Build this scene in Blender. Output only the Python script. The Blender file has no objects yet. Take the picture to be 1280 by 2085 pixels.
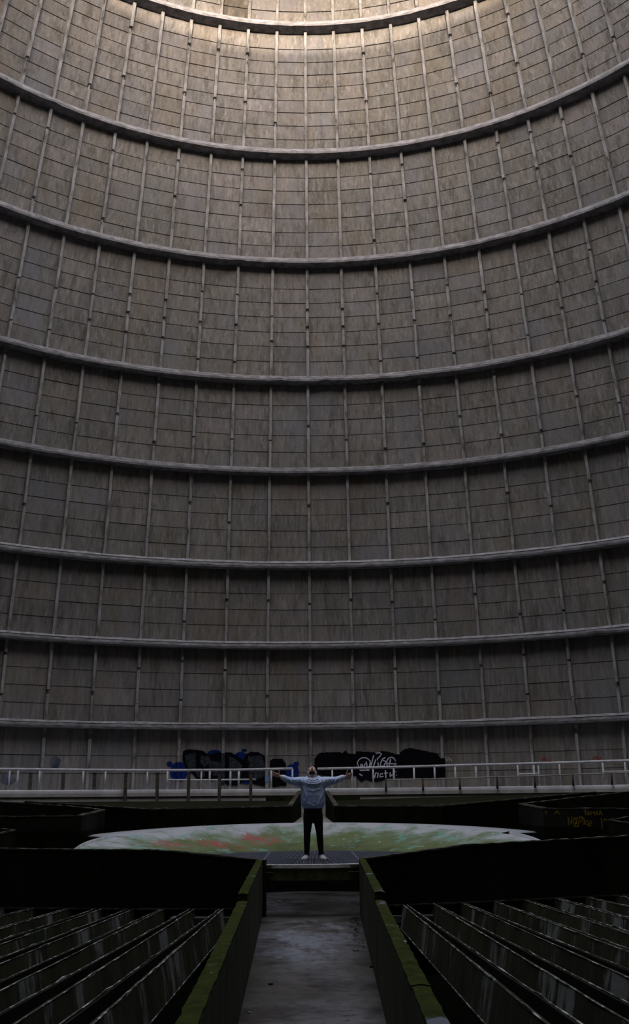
import bpy, bmesh, math, random
from mathutils import Vector, Matrix
random.seed(7)
scn = bpy.context.scene
COL = scn.collection
R_ = math.radians

# ------------------------------------------------------------------ camera
CZ = 1.85                      # lens height above the channel floor (z = 0)
FPX = 2087.9                   # focal length in pixels of the 1280 x 2085 frame
PITCH, ROLL, YAW = R_(15.7495), R_(-0.5099), R_(-0.354)
def _axes():
    cy, sy = math.cos(YAW), math.sin(YAW)
    xr = Vector((cy, sy, 0)); yf = Vector((-sy, cy, 0)); zz = Vector((0, 0, 1))
    cp, sp = math.cos(PITCH), math.sin(PITCH)
    fwd = cp * yf + sp * zz; up = -sp * yf + cp * zz
    cr, sr = math.cos(ROLL), math.sin(ROLL)
    return cr * xr + sr * up, -sr * xr + cr * up, fwd
RIGHT, UP, FWD = _axes()
cam_d = bpy.data.cameras.new('camera')
cam = bpy.data.objects.new('camera', cam_d)
COL.objects.link(cam)
m = Matrix.Identity(4)
for i, v in enumerate((RIGHT, UP, -FWD)):
    for j in range(3): m[j][i] = v[j]
m.translation = Vector((0, 0, CZ))
cam.matrix_world = m
cam_d.sensor_fit = 'HORIZONTAL'; cam_d.sensor_width = 36.0
cam_d.lens = FPX * 36.0 / 1280.0
cam_d.clip_start = 0.05; cam_d.clip_end = 300
scn.camera = cam

# ------------------------------------------------------------------ sky and exposure
TOP_Z = 33.7
world = bpy.data.worlds.new('overcast_sky'); scn.world = world
world.use_nodes = True
bg = world.node_tree.nodes['Background']
sky = world.node_tree.nodes.new('ShaderNodeTexSky'); sky.sky_type = 'NISHITA'
sky.sun_elevation = R_(5.3); sky.sun_rotation = R_(180.0)      # low sun behind the camera
sky.sun_disc = True; sky.sun_intensity = 0.36; sky.sun_size = R_(1.0)
sky.air_density = 0.15; sky.dust_density = 5.0; sky.ozone_density = 0.0
sky_fill = world.node_tree.nodes.new('ShaderNodeMix'); sky_fill.data_type = 'RGBA'; sky_fill.blend_type = 'ADD'   # even light added to the sky to lift the lower tiers
sky_fill.inputs[0].default_value = 1.0; sky_fill.inputs[7].default_value = (2.4 * 0.93, 2.4 * 0.95, 2.4 * 0.99, 1)
scl = world.node_tree.nodes.new('ShaderNodeVectorMath'); scl.operation = 'SCALE'; scl.inputs['Scale'].default_value = 0.50
world.node_tree.links.new(sky.outputs[0], scl.inputs[0]); world.node_tree.links.new(scl.outputs[0], sky_fill.inputs[6])
world.node_tree.links.new(sky_fill.outputs[2], bg.inputs['Color'])
bg.inputs['Strength'].default_value = 1.0
portal = bpy.data.lights.new('tower_mouth_portal', 'AREA')   # sampling portal for the sky, gives no light itself
portal.shape = 'DISK'; portal.size = 26.8
portal.cycles.is_portal = True
po = bpy.data.objects.new('tower_mouth_portal', portal)
po.location = (0, 20.6, TOP_Z + 0.3); COL.objects.link(po)
scn.view_settings.view_transform = 'Standard'
scn.view_settings.look = 'None'
scn.view_settings.exposure = 0.2
scn.view_settings.gamma = 1.0
scn.view_settings.use_curve_mapping = False
scn.cycles.max_bounces = 8
scn.cycles.diffuse_bounces = 5
scn.cycles.glossy_bounces = 2

# ------------------------------------------------------------------ pixel helpers
def ray(px, py):
    d = RIGHT * ((px - 640) / FPX) + UP * (-(py - 1042.5) / FPX) + FWD
    return d / d.y
def at(px, py, Y):
    d = ray(px, py) * Y
    return Vector((d.x, d.y, d.z + CZ))
CY = 20.6                       # tower axis
def on_wall(px, py, rfun, y0=22.0, y1=48.0):
    d = ray(px, py)
    def g(Y):
        return math.hypot(d.x * Y, Y - CY) - rfun(d.z * Y + CZ)
    a, b = y0, y1
    for _ in range(60):
        mth = (a + b) / 2
        if g(mth) > 0: b = mth
        else: a = mth
    return at(px, py, (a + b) / 2)

# ------------------------------------------------------------------ mesh helpers
class MB:
    def __init__(s): s.v = []; s.f = []
    def add(s, vs, fs):
        n = len(s.v); s.v += [tuple(x) for x in vs]; s.f += [tuple(i + n for i in f) for f in fs]
        return s
    def hexa(s, b, t):           # four bottom points, four top points, same order
        return s.add(list(b) + list(t), [(3, 2, 1, 0), (4, 5, 6, 7), (0, 1, 5, 4), (1, 2, 6, 5), (2, 3, 7, 6), (3, 0, 4, 7)])
    def box(s, lo, hi):
        x0, y0, z0 = lo; x1, y1, z1 = hi
        return s.hexa([(x0, y0, z0), (x1, y0, z0), (x1, y1, z0), (x0, y1, z0)], [(x0, y0, z1), (x1, y0, z1), (x1, y1, z1), (x0, y1, z1)])
    def wall(s, p, q, th, za, zb, zp=None, zq=None):
        # upright slab: plan edge p->q, thickness th to the left of p->q, tops za, zb, bottoms zp, zq
        d = Vector((q[0] - p[0], q[1] - p[1])); d.normalize(); n = Vector((-d.y, d.x)) * th
        zq = zp if zq is None else zq
        P = [(p[0], p[1]), (q[0], q[1]), (q[0] + n.x, q[1] + n.y), (p[0] + n.x, p[1] + n.y)]
        bz = [zp, zq, zq, zp]; tz = [za, zb, zb, za]
        return s.hexa([(P[i][0], P[i][1], bz[i]) for i in range(4)], [(P[i][0], P[i][1], tz[i]) for i in range(4)])
    def tube(s, pts, rads, n=8, cap=True):
        pts = [Vector(p) for p in pts]
        if not hasattr(rads, '__len__'): rads = [rads] * len(pts)
        rings = []
        for i, p in enumerate(pts):
            t = (pts[min(i + 1, len(pts) - 1)] - pts[max(i - 1, 0)]).normalized()
            a = Vector((0, 0, 1)) if abs(t.z) < 0.9 else Vector((0, 1, 0))
            u = t.cross(a).normalized(); w = u.cross(t).normalized()
            r = rads[i]; ru, rw = r if hasattr(r, '__len__') else (r, r)
            rings.append([p + u * (ru * math.cos(2 * math.pi * k / n)) + w * (rw * math.sin(2 * math.pi * k / n)) for k in range(n)])
        vs = [v for r in rings for v in r]; fs = []
        for i in range(len(rings) - 1):
            for k in range(n):
                a, b = i * n + k, i * n + (k + 1) % n
                fs.append((a, b, b + n, a + n))
        if cap:
            fs.append(tuple(range(n - 1, -1, -1))); fs.append(tuple((len(rings) - 1) * n + k for k in range(n)))
        return s.add(vs, fs)
    def loft(s, rings, n=20):    # rings: (centre, ru along x, rv along y) horizontal ellipses
        vs = []; fs = []
        for c, ru, rv in rings:
            c = Vector(c)
            for k in range(n):
                a = 2 * math.pi * k / n
                vs.append(c + Vector((ru * math.cos(a), rv * math.sin(a), 0)))
        for i in range(len(rings) - 1):
            for k in range(n):
                a, b = i * n + k, i * n + (k + 1) % n
                fs.append((a, b, b + n, a + n))
        fs.append(tuple(range(n - 1, -1, -1))); fs.append(tuple((len(rings) - 1) * n + k for k in range(n)))
        return s.add(vs, fs)
    def ball(s, c, ax, n=14, mrow=9, fun=None):   # ax: three axis vectors with their half lengths
        c = Vector(c); vs = []; fs = []
        for i in range(mrow + 1):
            th = math.pi * i / mrow
            for k in range(n):
                ph = 2 * math.pi * k / n
                l = Vector((math.sin(th) * math.cos(ph), math.sin(th) * math.sin(ph), math.cos(th)))
                if fun: l = fun(l)
                vs.append(c + ax[0] * l.x + ax[1] * l.y + ax[2] * l.z)
        for i in range(mrow):
            for k in range(n):
                a, b = i * n + k, i * n + (k + 1) % n
                fs.append((a, a + n, b + n, b))
        return s.add(vs, fs)
    def mesh(s, name):
        me = bpy.data.meshes.new(name); me.from_pydata(s.v, [], s.f)
        bm = bmesh.new(); bm.from_mesh(me)
        bmesh.ops.recalc_face_normals(bm, faces=bm.faces); bm.to_mesh(me); bm.free()
        return me
    def build(s, name, mat, parent=None, smooth=False):
        return link(name, s.mesh(name), mat, parent, smooth)
def link(name, me, mat, parent=None, smooth=False):
    o = bpy.data.objects.new(name, me); COL.objects.link(o)
    if mat is not None and not me.materials: me.materials.append(mat)
    if smooth: me.polygons.foreach_set('use_smooth', [True] * len(me.polygons))
    if parent is not None: o.parent = parent
    return o
def tag(o, label=None, cat=None, group=None, kind=None):
    for k, v in (('label', label), ('category', cat), ('group', group), ('kind', kind)):
        if v: o[k] = v
    return o
def thing(name, label, cat, group=None, loc=(0, 0, 0)):
    o = bpy.data.objects.new(name, None); COL.objects.link(o); o.location = loc
    o.empty_display_size = 0.2
    return tag(o, label, cat, group)
def child_of(o, parent):         # parent that sits at a location of its own, child built in world coordinates
    o.parent = parent; o.matrix_parent_inverse = Matrix.Translation(-parent.location)
    return o

# ------------------------------------------------------------------ materials
def nmat(name):
    mt = bpy.data.materials.new(name); mt.use_nodes = True
    nt = mt.node_tree; b = nt.nodes['Principled BSDF']
    return mt, nt, b
def N(nt, t, **kw):
    n = nt.nodes.new(t)
    for k, v in kw.items(): setattr(n, k, v)
    return n
def ramp(nt, fac, stops):
    r = N(nt, 'ShaderNodeValToRGB')
    e = r.color_ramp.elements
    while len(e) < len(stops): e.new(0.5)
    for i, (p, c) in enumerate(stops):
        e[i].position = p; e[i].color = (c[0], c[1], c[2], 1) if hasattr(c, '__len__') else (c, c, c, 1)
    nt.links.new(fac, r.inputs[0]); return r.outputs[0]
def noise(nt, vec, scale, detail=4, rough=0.55, stretch=(1, 1, 1), off=(0, 0, 0)):
    mp = N(nt, 'ShaderNodeMapping'); mp.inputs['Scale'].default_value = stretch; mp.inputs['Location'].default_value = off
    nt.links.new(vec, mp.inputs['Vector'])
    t = N(nt, 'ShaderNodeTexNoise'); t.inputs['Scale'].default_value = scale
    t.inputs['Detail'].default_value = detail; t.inputs['Roughness'].default_value = rough
    nt.links.new(mp.outputs[0], t.inputs['Vector']); return t.outputs['Fac']
def mix(nt, fac, a, b, blend='MIX'):
    mx = N(nt, 'ShaderNodeMix', data_type='RGBA', blend_type=blend)
    for s, v in ((mx.inputs[0], fac), (mx.inputs[6], a), (mx.inputs[7], b)):
        if isinstance(v, bpy.types.NodeSocket): nt.links.new(v, s)
        elif hasattr(v, '__len__'): s.default_value = (v[0], v[1], v[2], 1)
        else: s.default_value = v
    return mx.outputs[2]
def math_(nt, op, a, b=0.0):
    n = N(nt, 'ShaderNodeMath', operation=op)
    for s, v in zip(n.inputs, (a, b)):
        if isinstance(v, bpy.types.NodeSocket): nt.links.new(v, s)
        else: s.default_value = v
    return n.outputs[0]
def bump(nt, b, h, strength, dist=0.02):
    bp = N(nt, 'ShaderNodeBump'); bp.inputs['Strength'].default_value = strength; bp.inputs['Distance'].default_value = dist
    nt.links.new(h, bp.inputs['Height']); nt.links.new(bp.outputs[0], b.inputs['Normal'])
def position(nt): return N(nt, 'ShaderNodeNewGeometry').outputs['Position']

def mat_plain(name, c, rough=0.7, metal=0.0, var=0.15, scale=8, spec=0.3):
    mt, nt, b = nmat(name); p = position(nt)
    n = noise(nt, p, scale)
    b.inputs['Roughness'].default_value = rough; b.inputs['Metallic'].default_value = metal
    b.inputs['Specular IOR Level'].default_value = spec
    lo = [x * (1 - var) for x in c]; hi = [min(1, x * (1 + var)) for x in c]
    nt.links.new(ramp(nt, n, [(0.3, lo), (0.7, hi)]), b.inputs['Base Color'])
    return mt

def mat_panel():
    mt, nt, b = nmat('weathered_concrete_panel'); p = position(nt)
    big = noise(nt, p, 0.16, 3, 0.5)
    col = ramp(nt, big, [(0.30, (0.150, 0.140, 0.122)), (0.45, (0.183, 0.172, 0.160)), (0.60, (0.203, 0.189, 0.185)), (0.75, (0.188, 0.186, 0.194))])
    st = noise(nt, p, 3.4, 7, 0.68, (1, 1, 0.11))
    col = mix(nt, math_(nt, 'MULTIPLY', ramp(nt, st, [(0.36, 1), (0.52, 0)]), 0.85), col, (0.080, 0.074, 0.062))
    st2 = noise(nt, p, 7.5, 6, 0.65, (1, 1, 0.07), (7, 3, 1))
    col = mix(nt, math_(nt, 'MULTIPLY', ramp(nt, st2, [(0.50, 0), (0.70, 1)]), 0.75), col, (0.33, 0.32, 0.325))
    st3 = noise(nt, p, 10.0, 5, 0.6, (1, 1, 0.05), (1, 13, 5))
    col = mix(nt, math_(nt, 'MULTIPLY', ramp(nt, st3, [(0.34, 1), (0.46, 0)]), 0.5), col, (0.07, 0.065, 0.058))
    warm = noise(nt, p, 0.55, 4, 0.55, (1, 1, 0.7), (17, 3, 2))
    col = mix(nt, math_(nt, 'MULTIPLY', ramp(nt, warm, [(0.52, 0), (0.68, 1)]), 0.5), col, (0.185, 0.148, 0.112))
    cool = noise(nt, p, 0.6, 4, 0.55, (1, 1, 0.7), (3, 23, 12))
    col = mix(nt, math_(nt, 'MULTIPLY', ramp(nt, cool, [(0.52, 0), (0.68, 1)]), 0.6), col, (0.175, 0.182, 0.215))
    fine = noise(nt, p, 14, 4, 0.6)
    col = mix(nt, 0.22, col, ramp(nt, fine, [(0.3, (0.09, 0.084, 0.076)), (0.7, (0.27, 0.255, 0.247))]), 'MIX')
    oi = N(nt, 'ShaderNodeObjectInfo').outputs['Random']
    col = mix(nt, 1.0, col, ramp(nt, oi, [(0.0, (0.88, 0.88, 0.90)), (0.5, (0.98, 0.96, 0.94)), (0.8, (1.0, 0.98, 0.97)), (1.0, (1.10, 1.07, 1.08))]), 'MULTIPLY')
    sp = noise(nt, p, 0.9, 3, 0.5, (1, 1, 1), (31, 4, 9))
    col = mix(nt, math_(nt, 'MULTIPLY', ramp(nt, sp, [(0.62, 0), (0.74, 1)]), 0.5), col, (0.15, 0.143, 0.165))
    nt.links.new(col, b.inputs['Base Color'])
    b.inputs['Roughness'].default_value = 0.9
    b.inputs['Specular IOR Level'].default_value = 0.25
    bump(nt, b, fine, 0.25, 0.01)
    return mt
def mat_rough(name, stops, scale=3, stretch=(1, 1, 1), rough=0.9, patch=None, spec=0.25, bstr=0.4, speck=None):
    mt, nt, b = nmat(name); p = position(nt)
    n = noise(nt, p, scale, 6, 0.62, stretch)
    col = ramp(nt, n, stops)
    for pt in (patch or []):
        c, sc, lo, hi, strc, off = pt
        q = noise(nt, p, sc, 6, 0.65, strc, off)
        col = mix(nt, ramp(nt, q, [(lo, 0), (hi, 1)]), col, c)
    nt.links.new(col, b.inputs['Base Color'])
    b.inputs['Roughness'].default_value = rough
    b.inputs['Specular IOR Level'].default_value = spec
    bump(nt, b, noise(nt, p, scale * 4, 5, 0.6), bstr, 0.015)
    return mt
M = {}
M['panel'] = mat_panel()
M['stain'] = mat_rough('dark_stained_panel', [(0.3, (0.05, 0.042, 0.035)), (0.55, (0.10, 0.088, 0.075)), (0.8, (0.26, 0.24, 0.22))], 4, (1, 1, 0.2))
M['shell'] = mat_rough('joint_concrete', [(0.3, (0.11, 0.098, 0.085)), (0.7, (0.17, 0.152, 0.14))])
M['rib'] = mat_rough('concrete_rib', [(0.30, (0.06, 0.056, 0.053)), (0.44, (0.20, 0.193, 0.19)), (0.7, (0.37, 0.36, 0.375))], 5.0, (1, 1, 0.25))
M['ring'] = mat_rough('concrete_ring_beam', [(0.30, (0.11, 0.104, 0.106)), (0.5, (0.21, 0.202, 0.215)), (0.72, (0.34, 0.33, 0.37))], 3.0, (1, 1, 3.5))
M['crust'] = mat_rough('pale_crust', [(0.3, (0.25, 0.24, 0.25)), (0.7, (0.50, 0.49, 0.54))], 4)
M['slab'] = mat_rough('walkway_concrete', [(0.3, (0.27, 0.255, 0.24)), (0.7, (0.44, 0.42, 0.40))], 2.0)
M['slabtop'] = mat_rough('walkway_pale_top', [(0.3, (0.55, 0.55, 0.58)), (0.7, (0.80, 0.80, 0.86))], 2.0)
M['rail'] = mat_rough('pale_painted_steel', [(0.3, (0.45, 0.45, 0.50)), (0.65, (0.72, 0.72, 0.78))], 5, patch=[((0.12, 0.09, 0.07), 9, 0.62, 0.70, (1, 1, 1), (3, 1, 2))], rough=0.6)
M['darksteel'] = mat_rough('rusted_dark_steel', [(0.35, (0.035, 0.03, 0.028)), (0.65, (0.10, 0.085, 0.075))], 9, rough=0.85)
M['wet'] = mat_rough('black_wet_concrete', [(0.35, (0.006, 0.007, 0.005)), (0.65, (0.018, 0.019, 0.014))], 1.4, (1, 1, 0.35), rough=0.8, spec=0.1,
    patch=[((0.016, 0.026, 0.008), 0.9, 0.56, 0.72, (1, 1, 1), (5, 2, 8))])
M['moss'] = mat_rough('mossy_concrete_top', [(0.3, (0.014, 0.024, 0.004)), (0.5, (0.032, 0.045, 0.007)), (0.72, (0.058, 0.068, 0.014))], 6, rough=0.95, spec=0.1,
    patch=[((0.16, 0.17, 0.22), 0.75, 0.60, 0.64, (1, 1, 1), (2, 9, 4)), ((0.33, 0.34, 0.33), 14, 0.66, 0.72, (1, 1, 1), (1, 1, 1))])
M['mosswall'] = mat_rough('mossy_channel_wall', [(0.3, (0.028, 0.032, 0.020)), (0.7, (0.085, 0.088, 0.062))], 1.8, (1, 1, 0.35), rough=0.8, spec=0.15,
    patch=[((0.032, 0.085, 0.014), 1.6, 0.54, 0.68, (1, 1, 0.5), (4, 4, 4)), ((0.07, 0.08, 0.075), 7, 0.64, 0.74, (1, 1, 0.25), (8, 1, 2))])
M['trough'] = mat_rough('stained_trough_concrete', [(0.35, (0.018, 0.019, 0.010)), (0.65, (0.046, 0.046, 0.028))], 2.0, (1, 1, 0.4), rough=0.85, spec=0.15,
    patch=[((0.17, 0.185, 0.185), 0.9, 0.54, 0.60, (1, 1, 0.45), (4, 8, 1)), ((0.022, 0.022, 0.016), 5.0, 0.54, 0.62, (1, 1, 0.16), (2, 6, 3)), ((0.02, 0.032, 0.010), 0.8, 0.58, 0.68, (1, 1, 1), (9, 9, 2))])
M['lip'] = mat_rough('pale_chipped_edge', [(0.40, (0.03, 0.03, 0.025)), (0.52, (0.14, 0.14, 0.135)), (0.62, (0.55, 0.56, 0.56))], 4.5, rough=0.8)
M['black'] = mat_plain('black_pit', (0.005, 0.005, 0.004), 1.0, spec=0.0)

# ------------------------------------------------------------------ the tower shell
NRIB = 77; DPH = 2 * math.pi / NRIB; PH0 = R_(0.0533)
RL = [13.68, 15.44, 16.84, 18.22, 19.15, 19.90, 20.48, 20.86]        # ring lip radii, ring 0 highest
RZ = [z + CZ for z in (29.95, 25.28, 21.12, 16.51, 12.88, 9.09, 5.92, 2.75)]
DEP, RH = 0.50, 0.235           # how far a ring stands proud of the wall, height of its face
prof = [(-2.0, 21.75), (RZ[7] - 2.0, 21.45)] + [(RZ[i], RL[i] + DEP) for i in range(7, -1, -1)] + [(TOP_Z, 13.1)]
def RW(z):
    if z <= prof[0][0]: return prof[0][1]
    for (za, ra), (zb, rb) in zip(prof, prof[1:]):
        if z <= zb: return ra + (rb - ra) * (z - za) / (zb - za)
    return prof[-1][1]
WALK_R = 19.45
WALK_Z = at(640, 1605.5, CY + WALK_R).z
joints = {0: [22], 1: [99, 125, 151, 176, 203, 228, 255, 283], 2: [361, 388, 415, 444, 472.5, 500.5], 3: [588, 616.5, 645.6, 676, 705, 736],
          4: [825, 855, 886.5, 920], 5: [1017, 1048.4, 1080.6, 1113.4], 6: [1208.5, 1241.5, 1273.5], 7: [1372, 1405, 1439], 8: [1538, 1573]}
names = ['rim', 'top', 'upper', 'high', 'middle', 'lower_middle', 'low', 'lower', 'base']
KMAX = 12
def cyl(r, ph, z): return Vector((r * math.sin(ph), r * math.cos(ph), z))
tiers = []
for t in range(9):
    ztop = TOP_Z if t == 0 else RZ[t - 1]
    zbot = RZ[t] if t < 8 else -1.2
    # backing shell
    mb = MB(); zs = [zbot + (ztop - zbot) * i / 4 for i in range(5)]
    vs = [cyl(RW(z) + 0.045, PH0 + k * DPH, z) + Vector((0, CY, 0)) for z in zs for k in range(NRIB)]
    vo = [cyl(RW(z) + 0.30, PH0 + k * DPH, z) + Vector((0, CY, 0)) for z in zs for k in range(NRIB)]
    fs = []
    for i in range(4):
        for k in range(NRIB):
            a, b = i * NRIB + k, i * NRIB + (k + 1) % NRIB
            fs.append((a, b, b + NRIB, a + NRIB))
    n0 = len(vs)
    fs2 = [tuple(x + n0 for x in f) for f in fs]
    mb.add(vs + vo, fs + fs2)
    sh = mb.build('wall_tier_%d' % (t + 1), M['shell'])
    tag(sh, 'curved %s tier of the concrete tower wall' % names[t].replace('_', ' '), 'wall', kind='structure')
    tiers.append(sh)
    # panel rows
    zj = [on_wall(690, y, RW).z for y in joints[t]]
    if t == 0:
        top = [zj[0] + 0.72 * i for i in range(1, 13)]
        edges = sorted([zbot + RH] + zj + [z for z in top if z < TOP_Z - 0.3] + [TOP_Z])
    elif t == 8: edges = sorted([WALK_Z - 0.1] + zj + [ztop])
    else: edges = sorted([zbot + RH * 0.6] + zj + [ztop])
    for z0, z1 in zip(edges, edges[1:]):
        g = 0.013
        a0, a1 = z0 + g, z1 - g * 0.6
        mbp = MB(); hw = DPH / 2 * 0.985
        def pt(z, s, dr): return cyl(RW(z) + dr, s * hw, z)
        mbp.hexa([pt(a0, -1, 0.0), pt(a0, 1, 0.0), pt(a0, 1, 0.09), pt(a0, -1, 0.09)],
                 [pt(a1, -1, 0.014), pt(a1, 1, 0.014), pt(a1, 1, 0.104), pt(a1, -1, 0.104)])
        me = mbp.mesh('panel')
        for k in range(-KMAX, KMAX):
            stained = t == 0 and k == -3 and z0 < 33.2
            o = link('panel', me.copy() if stained else me, M['panel'], sh)
            if stained: o.data.materials.clear(); o.data.materials.append(M['stain']); o['label'] = 'dark brown stained panel'
            ph = PH0 + (k + 0.5) * DPH
            dr = random.uniform(-0.005, 0.005)
            o.location = (math.sin(ph) * dr, CY + math.cos(ph) * dr, random.uniform(-0.004, 0.004))
            o.rotation_euler = (0, 0, -ph)
    # ribs, four weathered shapes shared along the tier
    zr0, zr1 = (zbot + RH if t < 8 else WALK_Z - 0.1), ztop
    variants = []
    for vnt in range(4):
        rb = MB(); z = zr0
        while z < zr1 - 0.01:
            ln = random.uniform(0.5, 1.7); ze = min(zr1, z + ln)
            w = 0.061 * random.uniform(0.92, 1.06); d = 0.16 * random.uniform(0.94, 1.05); off = random.uniform(-0.005, 0.005)
            def sec(zz, ww, dd): r = RW(zz); return [(off - ww, r + 0.03, zz), (off + ww, r + 0.03, zz), (off + ww * 0.9, r - dd, zz), (off - ww * 0.9, r - dd, zz)]
            rb.hexa(sec(z, w, d), sec(ze, w, d))
            if ze < zr1 - 0.3 and random.random() < 0.45:      # a spalled place: thin broken core, then the rib goes on
                zc = ze + random.uniform(0.06, 0.22); rb.hexa(sec(ze, w * random.uniform(0.3, 0.8), d * random.uniform(0.15, 0.6)), sec(zc, w * random.uniform(0.3, 0.8), d * random.uniform(0.15, 0.6))); ze = zc
            z = ze
        variants.append(rb.mesh('rib'))
    for k in range(-KMAX, KMAX + 1):
        o = link('rib', random.choice(variants), M['rib'], sh)
        o.location = (0, CY, 0); o.rotation_euler = (0, 0, -(PH0 + k * DPH))
    # ring beam under the tier
    if t < 8:
        rb = MB(); secs = []
        n = NRIB * 4
        for k in range(n):
            ph = PH0 + k * DPH / 4
            j = random.uniform(-0.008, 0.008); jb = random.uniform(-0.012, 0.006) - (0.05 if random.random() < 0.012 else 0)
            R = RL[t] + j; zb_ = RZ[t] - jb
            secs.append([cyl(R + 0.03, ph, zb_), cyl(R, ph, zb_ + 0.07), cyl(R + 0.02, ph, RZ[t] + RH - 0.05), cyl(R + 0.06, ph, RZ[t] + RH), cyl(RW(RZ[t]) + 0.2, ph, RZ[t] + RH + 0.06), cyl(RW(RZ[t]) + 0.2, ph, RZ[t])])
        vs = [v + Vector((0, CY, 0)) for s_ in secs for v in s_]; fs = []
        for i in range(n):
            for k in range(6):
                a, b = i * 6 + k, i * 6 + (k + 1) % 6
                c, d = ((i + 1) % n) * 6 + k, ((i + 1) % n) * 6 + (k + 1) % 6
                fs.append((a, b, d, c))
        rb.add(vs, fs); rb.build('ring_beam', M['ring'], sh)
        if t >= 5:                # pale crust lying on the lip of the low rings
            rb = MB(); secs = []
            for k in range(n):
                ph = PH0 + k * DPH / 4; h = random.uniform(0.015, 0.05)
                secs.append([cyl(RL[t] + 0.0, ph, RZ[t] + RH - 0.045), cyl(RL[t] + 0.02, ph, RZ[t] + RH + h), cyl(RL[t] + 0.3, ph, RZ[t] + RH + h + 0.02)])
            vs = [v + Vector((0, CY, 0)) for s_ in secs for v in s_]; fs = []
            for i in range(n):
                for k in range(2):
                    a, b = i * 3 + k, i * 3 + k + 1
                    c, d = ((i + 1) % n) * 3 + k, ((i + 1) % n) * 3 + k + 1
                    fs.append((a, b, d, c))
            rb.add(vs, fs); rb.build('crust', M['crust'], sh)

# ------------------------------------------------------------------ ground, walkway
def lathe(mb, prof_, n=NRIB * 2, closed=True, ph_a=0, ph_b=2 * math.pi, cy=CY):
    full = abs(ph_b - ph_a - 2 * math.pi) < 1e-6
    cnt = n if full else n + 1
    vs = [cyl(r, ph_a + (ph_b - ph_a) * k / n, z) + Vector((0, cy, 0)) for k in range(cnt) for r, z in prof_]
    m_ = len(prof_); fs = []
    for i in range(n):
        j = (i + 1) % cnt
        for k in range(m_ if closed else m_ - 1):
            fs.append((i * m_ + k, i * m_ + (k + 1) % m_, j * m_ + (k + 1) % m_, j * m_ + k))
    if not full and closed:
        fs.append(tuple(range(m_))); fs.append(tuple((cnt - 1) * m_ + k for k in range(m_ - 1, -1, -1)))
    return mb.add(vs, fs)
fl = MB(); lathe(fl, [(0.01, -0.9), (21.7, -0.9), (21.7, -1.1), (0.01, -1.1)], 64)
tag(fl.build('floor', M['black']), 'black ground below the troughs', 'floor', kind='structure')  # matt black base colour, without gloss
wk = MB(); lathe(wk, [(WALK_R - 0.015, WALK_Z - 0.07), (WALK_R - 0.012, WALK_Z - 0.02), (WALK_R + 0.03, WALK_Z), (21.6, WALK_Z), (21.6, WALK_Z - 0.23), (WALK_R, WALK_Z - 0.23)], 80, True, -1.7, 1.7)
wko = tag(wk.build('floor_walkway', M['slabtop']), 'pale concrete walkway running round the foot of the wall', 'walkway', kind='structure')
wk = MB(); lathe(wk, [(WALK_R - 0.01, WALK_Z - 0.24), (WALK_R - 0.01, WALK_Z - 0.07), (WALK_R + 0.02, WALK_Z - 0.03), (WALK_R + 0.02, WALK_Z - 0.24)], 80, True, -1.7, 1.7); wk.build('edge_beam', M['slab'], wko)
wk = MB(); lathe(wk, [(WALK_R + 0.06, WALK_Z - 0.24), (21.6, WALK_Z - 0.24), (21.6, -1.0), (WALK_R + 0.06, -1.0)], 80, True, -1.7, 1.7); wk.build('kerb', M['slab'], wko)

# ------------------------------------------------------------------ central channel
def half(Y): return 0.545 + (Y - 5.03) * 0.0203
TOPH = CZ - 0.948              # top of the tall channel walls
Y_END, Y_STEP, Y_NEAR = 18.3, 11.7, 2.2
def mat_channel():
    mt, nt, b = nmat('damp_channel_floor'); p = position(nt)
    n = noise(nt, p, 1.3, 6, 0.6)
    col = ramp(nt, n, [(0.28, (0.028, 0.024, 0.022)), (0.5, (0.055, 0.048, 0.047)), (0.72, (0.088, 0.079, 0.083))])
    q = noise(nt, p, 0.75, 5, 0.6, (1, 0.55, 1), (3, 1, 1))
    pale = ramp(nt, q, [(0.50, 0), (0.62, 1)])
    col = mix(nt, math_(nt, 'MULTIPLY', pale, 0.6), col, (0.15, 0.155, 0.19))
    sxyz = N(nt, 'ShaderNodeSeparateXYZ'); nt.links.new(p, sxyz.inputs[0])
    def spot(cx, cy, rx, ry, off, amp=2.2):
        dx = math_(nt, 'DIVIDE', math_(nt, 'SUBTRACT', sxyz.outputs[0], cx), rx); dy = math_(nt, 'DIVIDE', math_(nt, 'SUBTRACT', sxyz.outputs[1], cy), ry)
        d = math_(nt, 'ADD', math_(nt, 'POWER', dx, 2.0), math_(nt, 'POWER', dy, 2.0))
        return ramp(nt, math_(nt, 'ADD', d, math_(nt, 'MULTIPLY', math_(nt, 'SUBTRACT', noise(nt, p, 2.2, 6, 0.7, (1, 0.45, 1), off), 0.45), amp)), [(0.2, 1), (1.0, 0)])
    col = mix(nt, math_(nt, 'MULTIPLY', spot(-0.1, 15.2, 0.75, 2.6, (5, 1, 2), 5.0), 0.85), col, (0.21, 0.225, 0.29))     # bluish sheen of the wet floor, painted into the colour
    col = mix(nt, math_(nt, 'MULTIPLY', spot(0.1, 20.3, 0.7, 1.0, (1, 7, 2)), 0.8), col, (0.022, 0.019, 0.017))      # dark damp stain
    f = noise(nt, p, 9, 5, 0.65)
    col = mix(nt, ramp(nt, f, [(0.34, 1), (0.46, 0)]), col, (0.022, 0.02, 0.019))
    nt.links.new(col, b.inputs['Base Color'])
    r = ramp(nt, noise(nt, p, 1.1, 4, 0.6, (1, 1, 1), (2, 2, 2)), [(0.40, 0.30), (0.58, 0.85)])
    nt.links.new(r, b.inputs['Roughness'])
    bump(nt, b, noise(nt, p, 7, 7, 0.65), 0.5, 0.03)
    return mt
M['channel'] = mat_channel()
ch = MB()
slabs = [(Y_NEAR, 8.55), (8.565, 18.2), (18.2, 24.6)]
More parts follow.
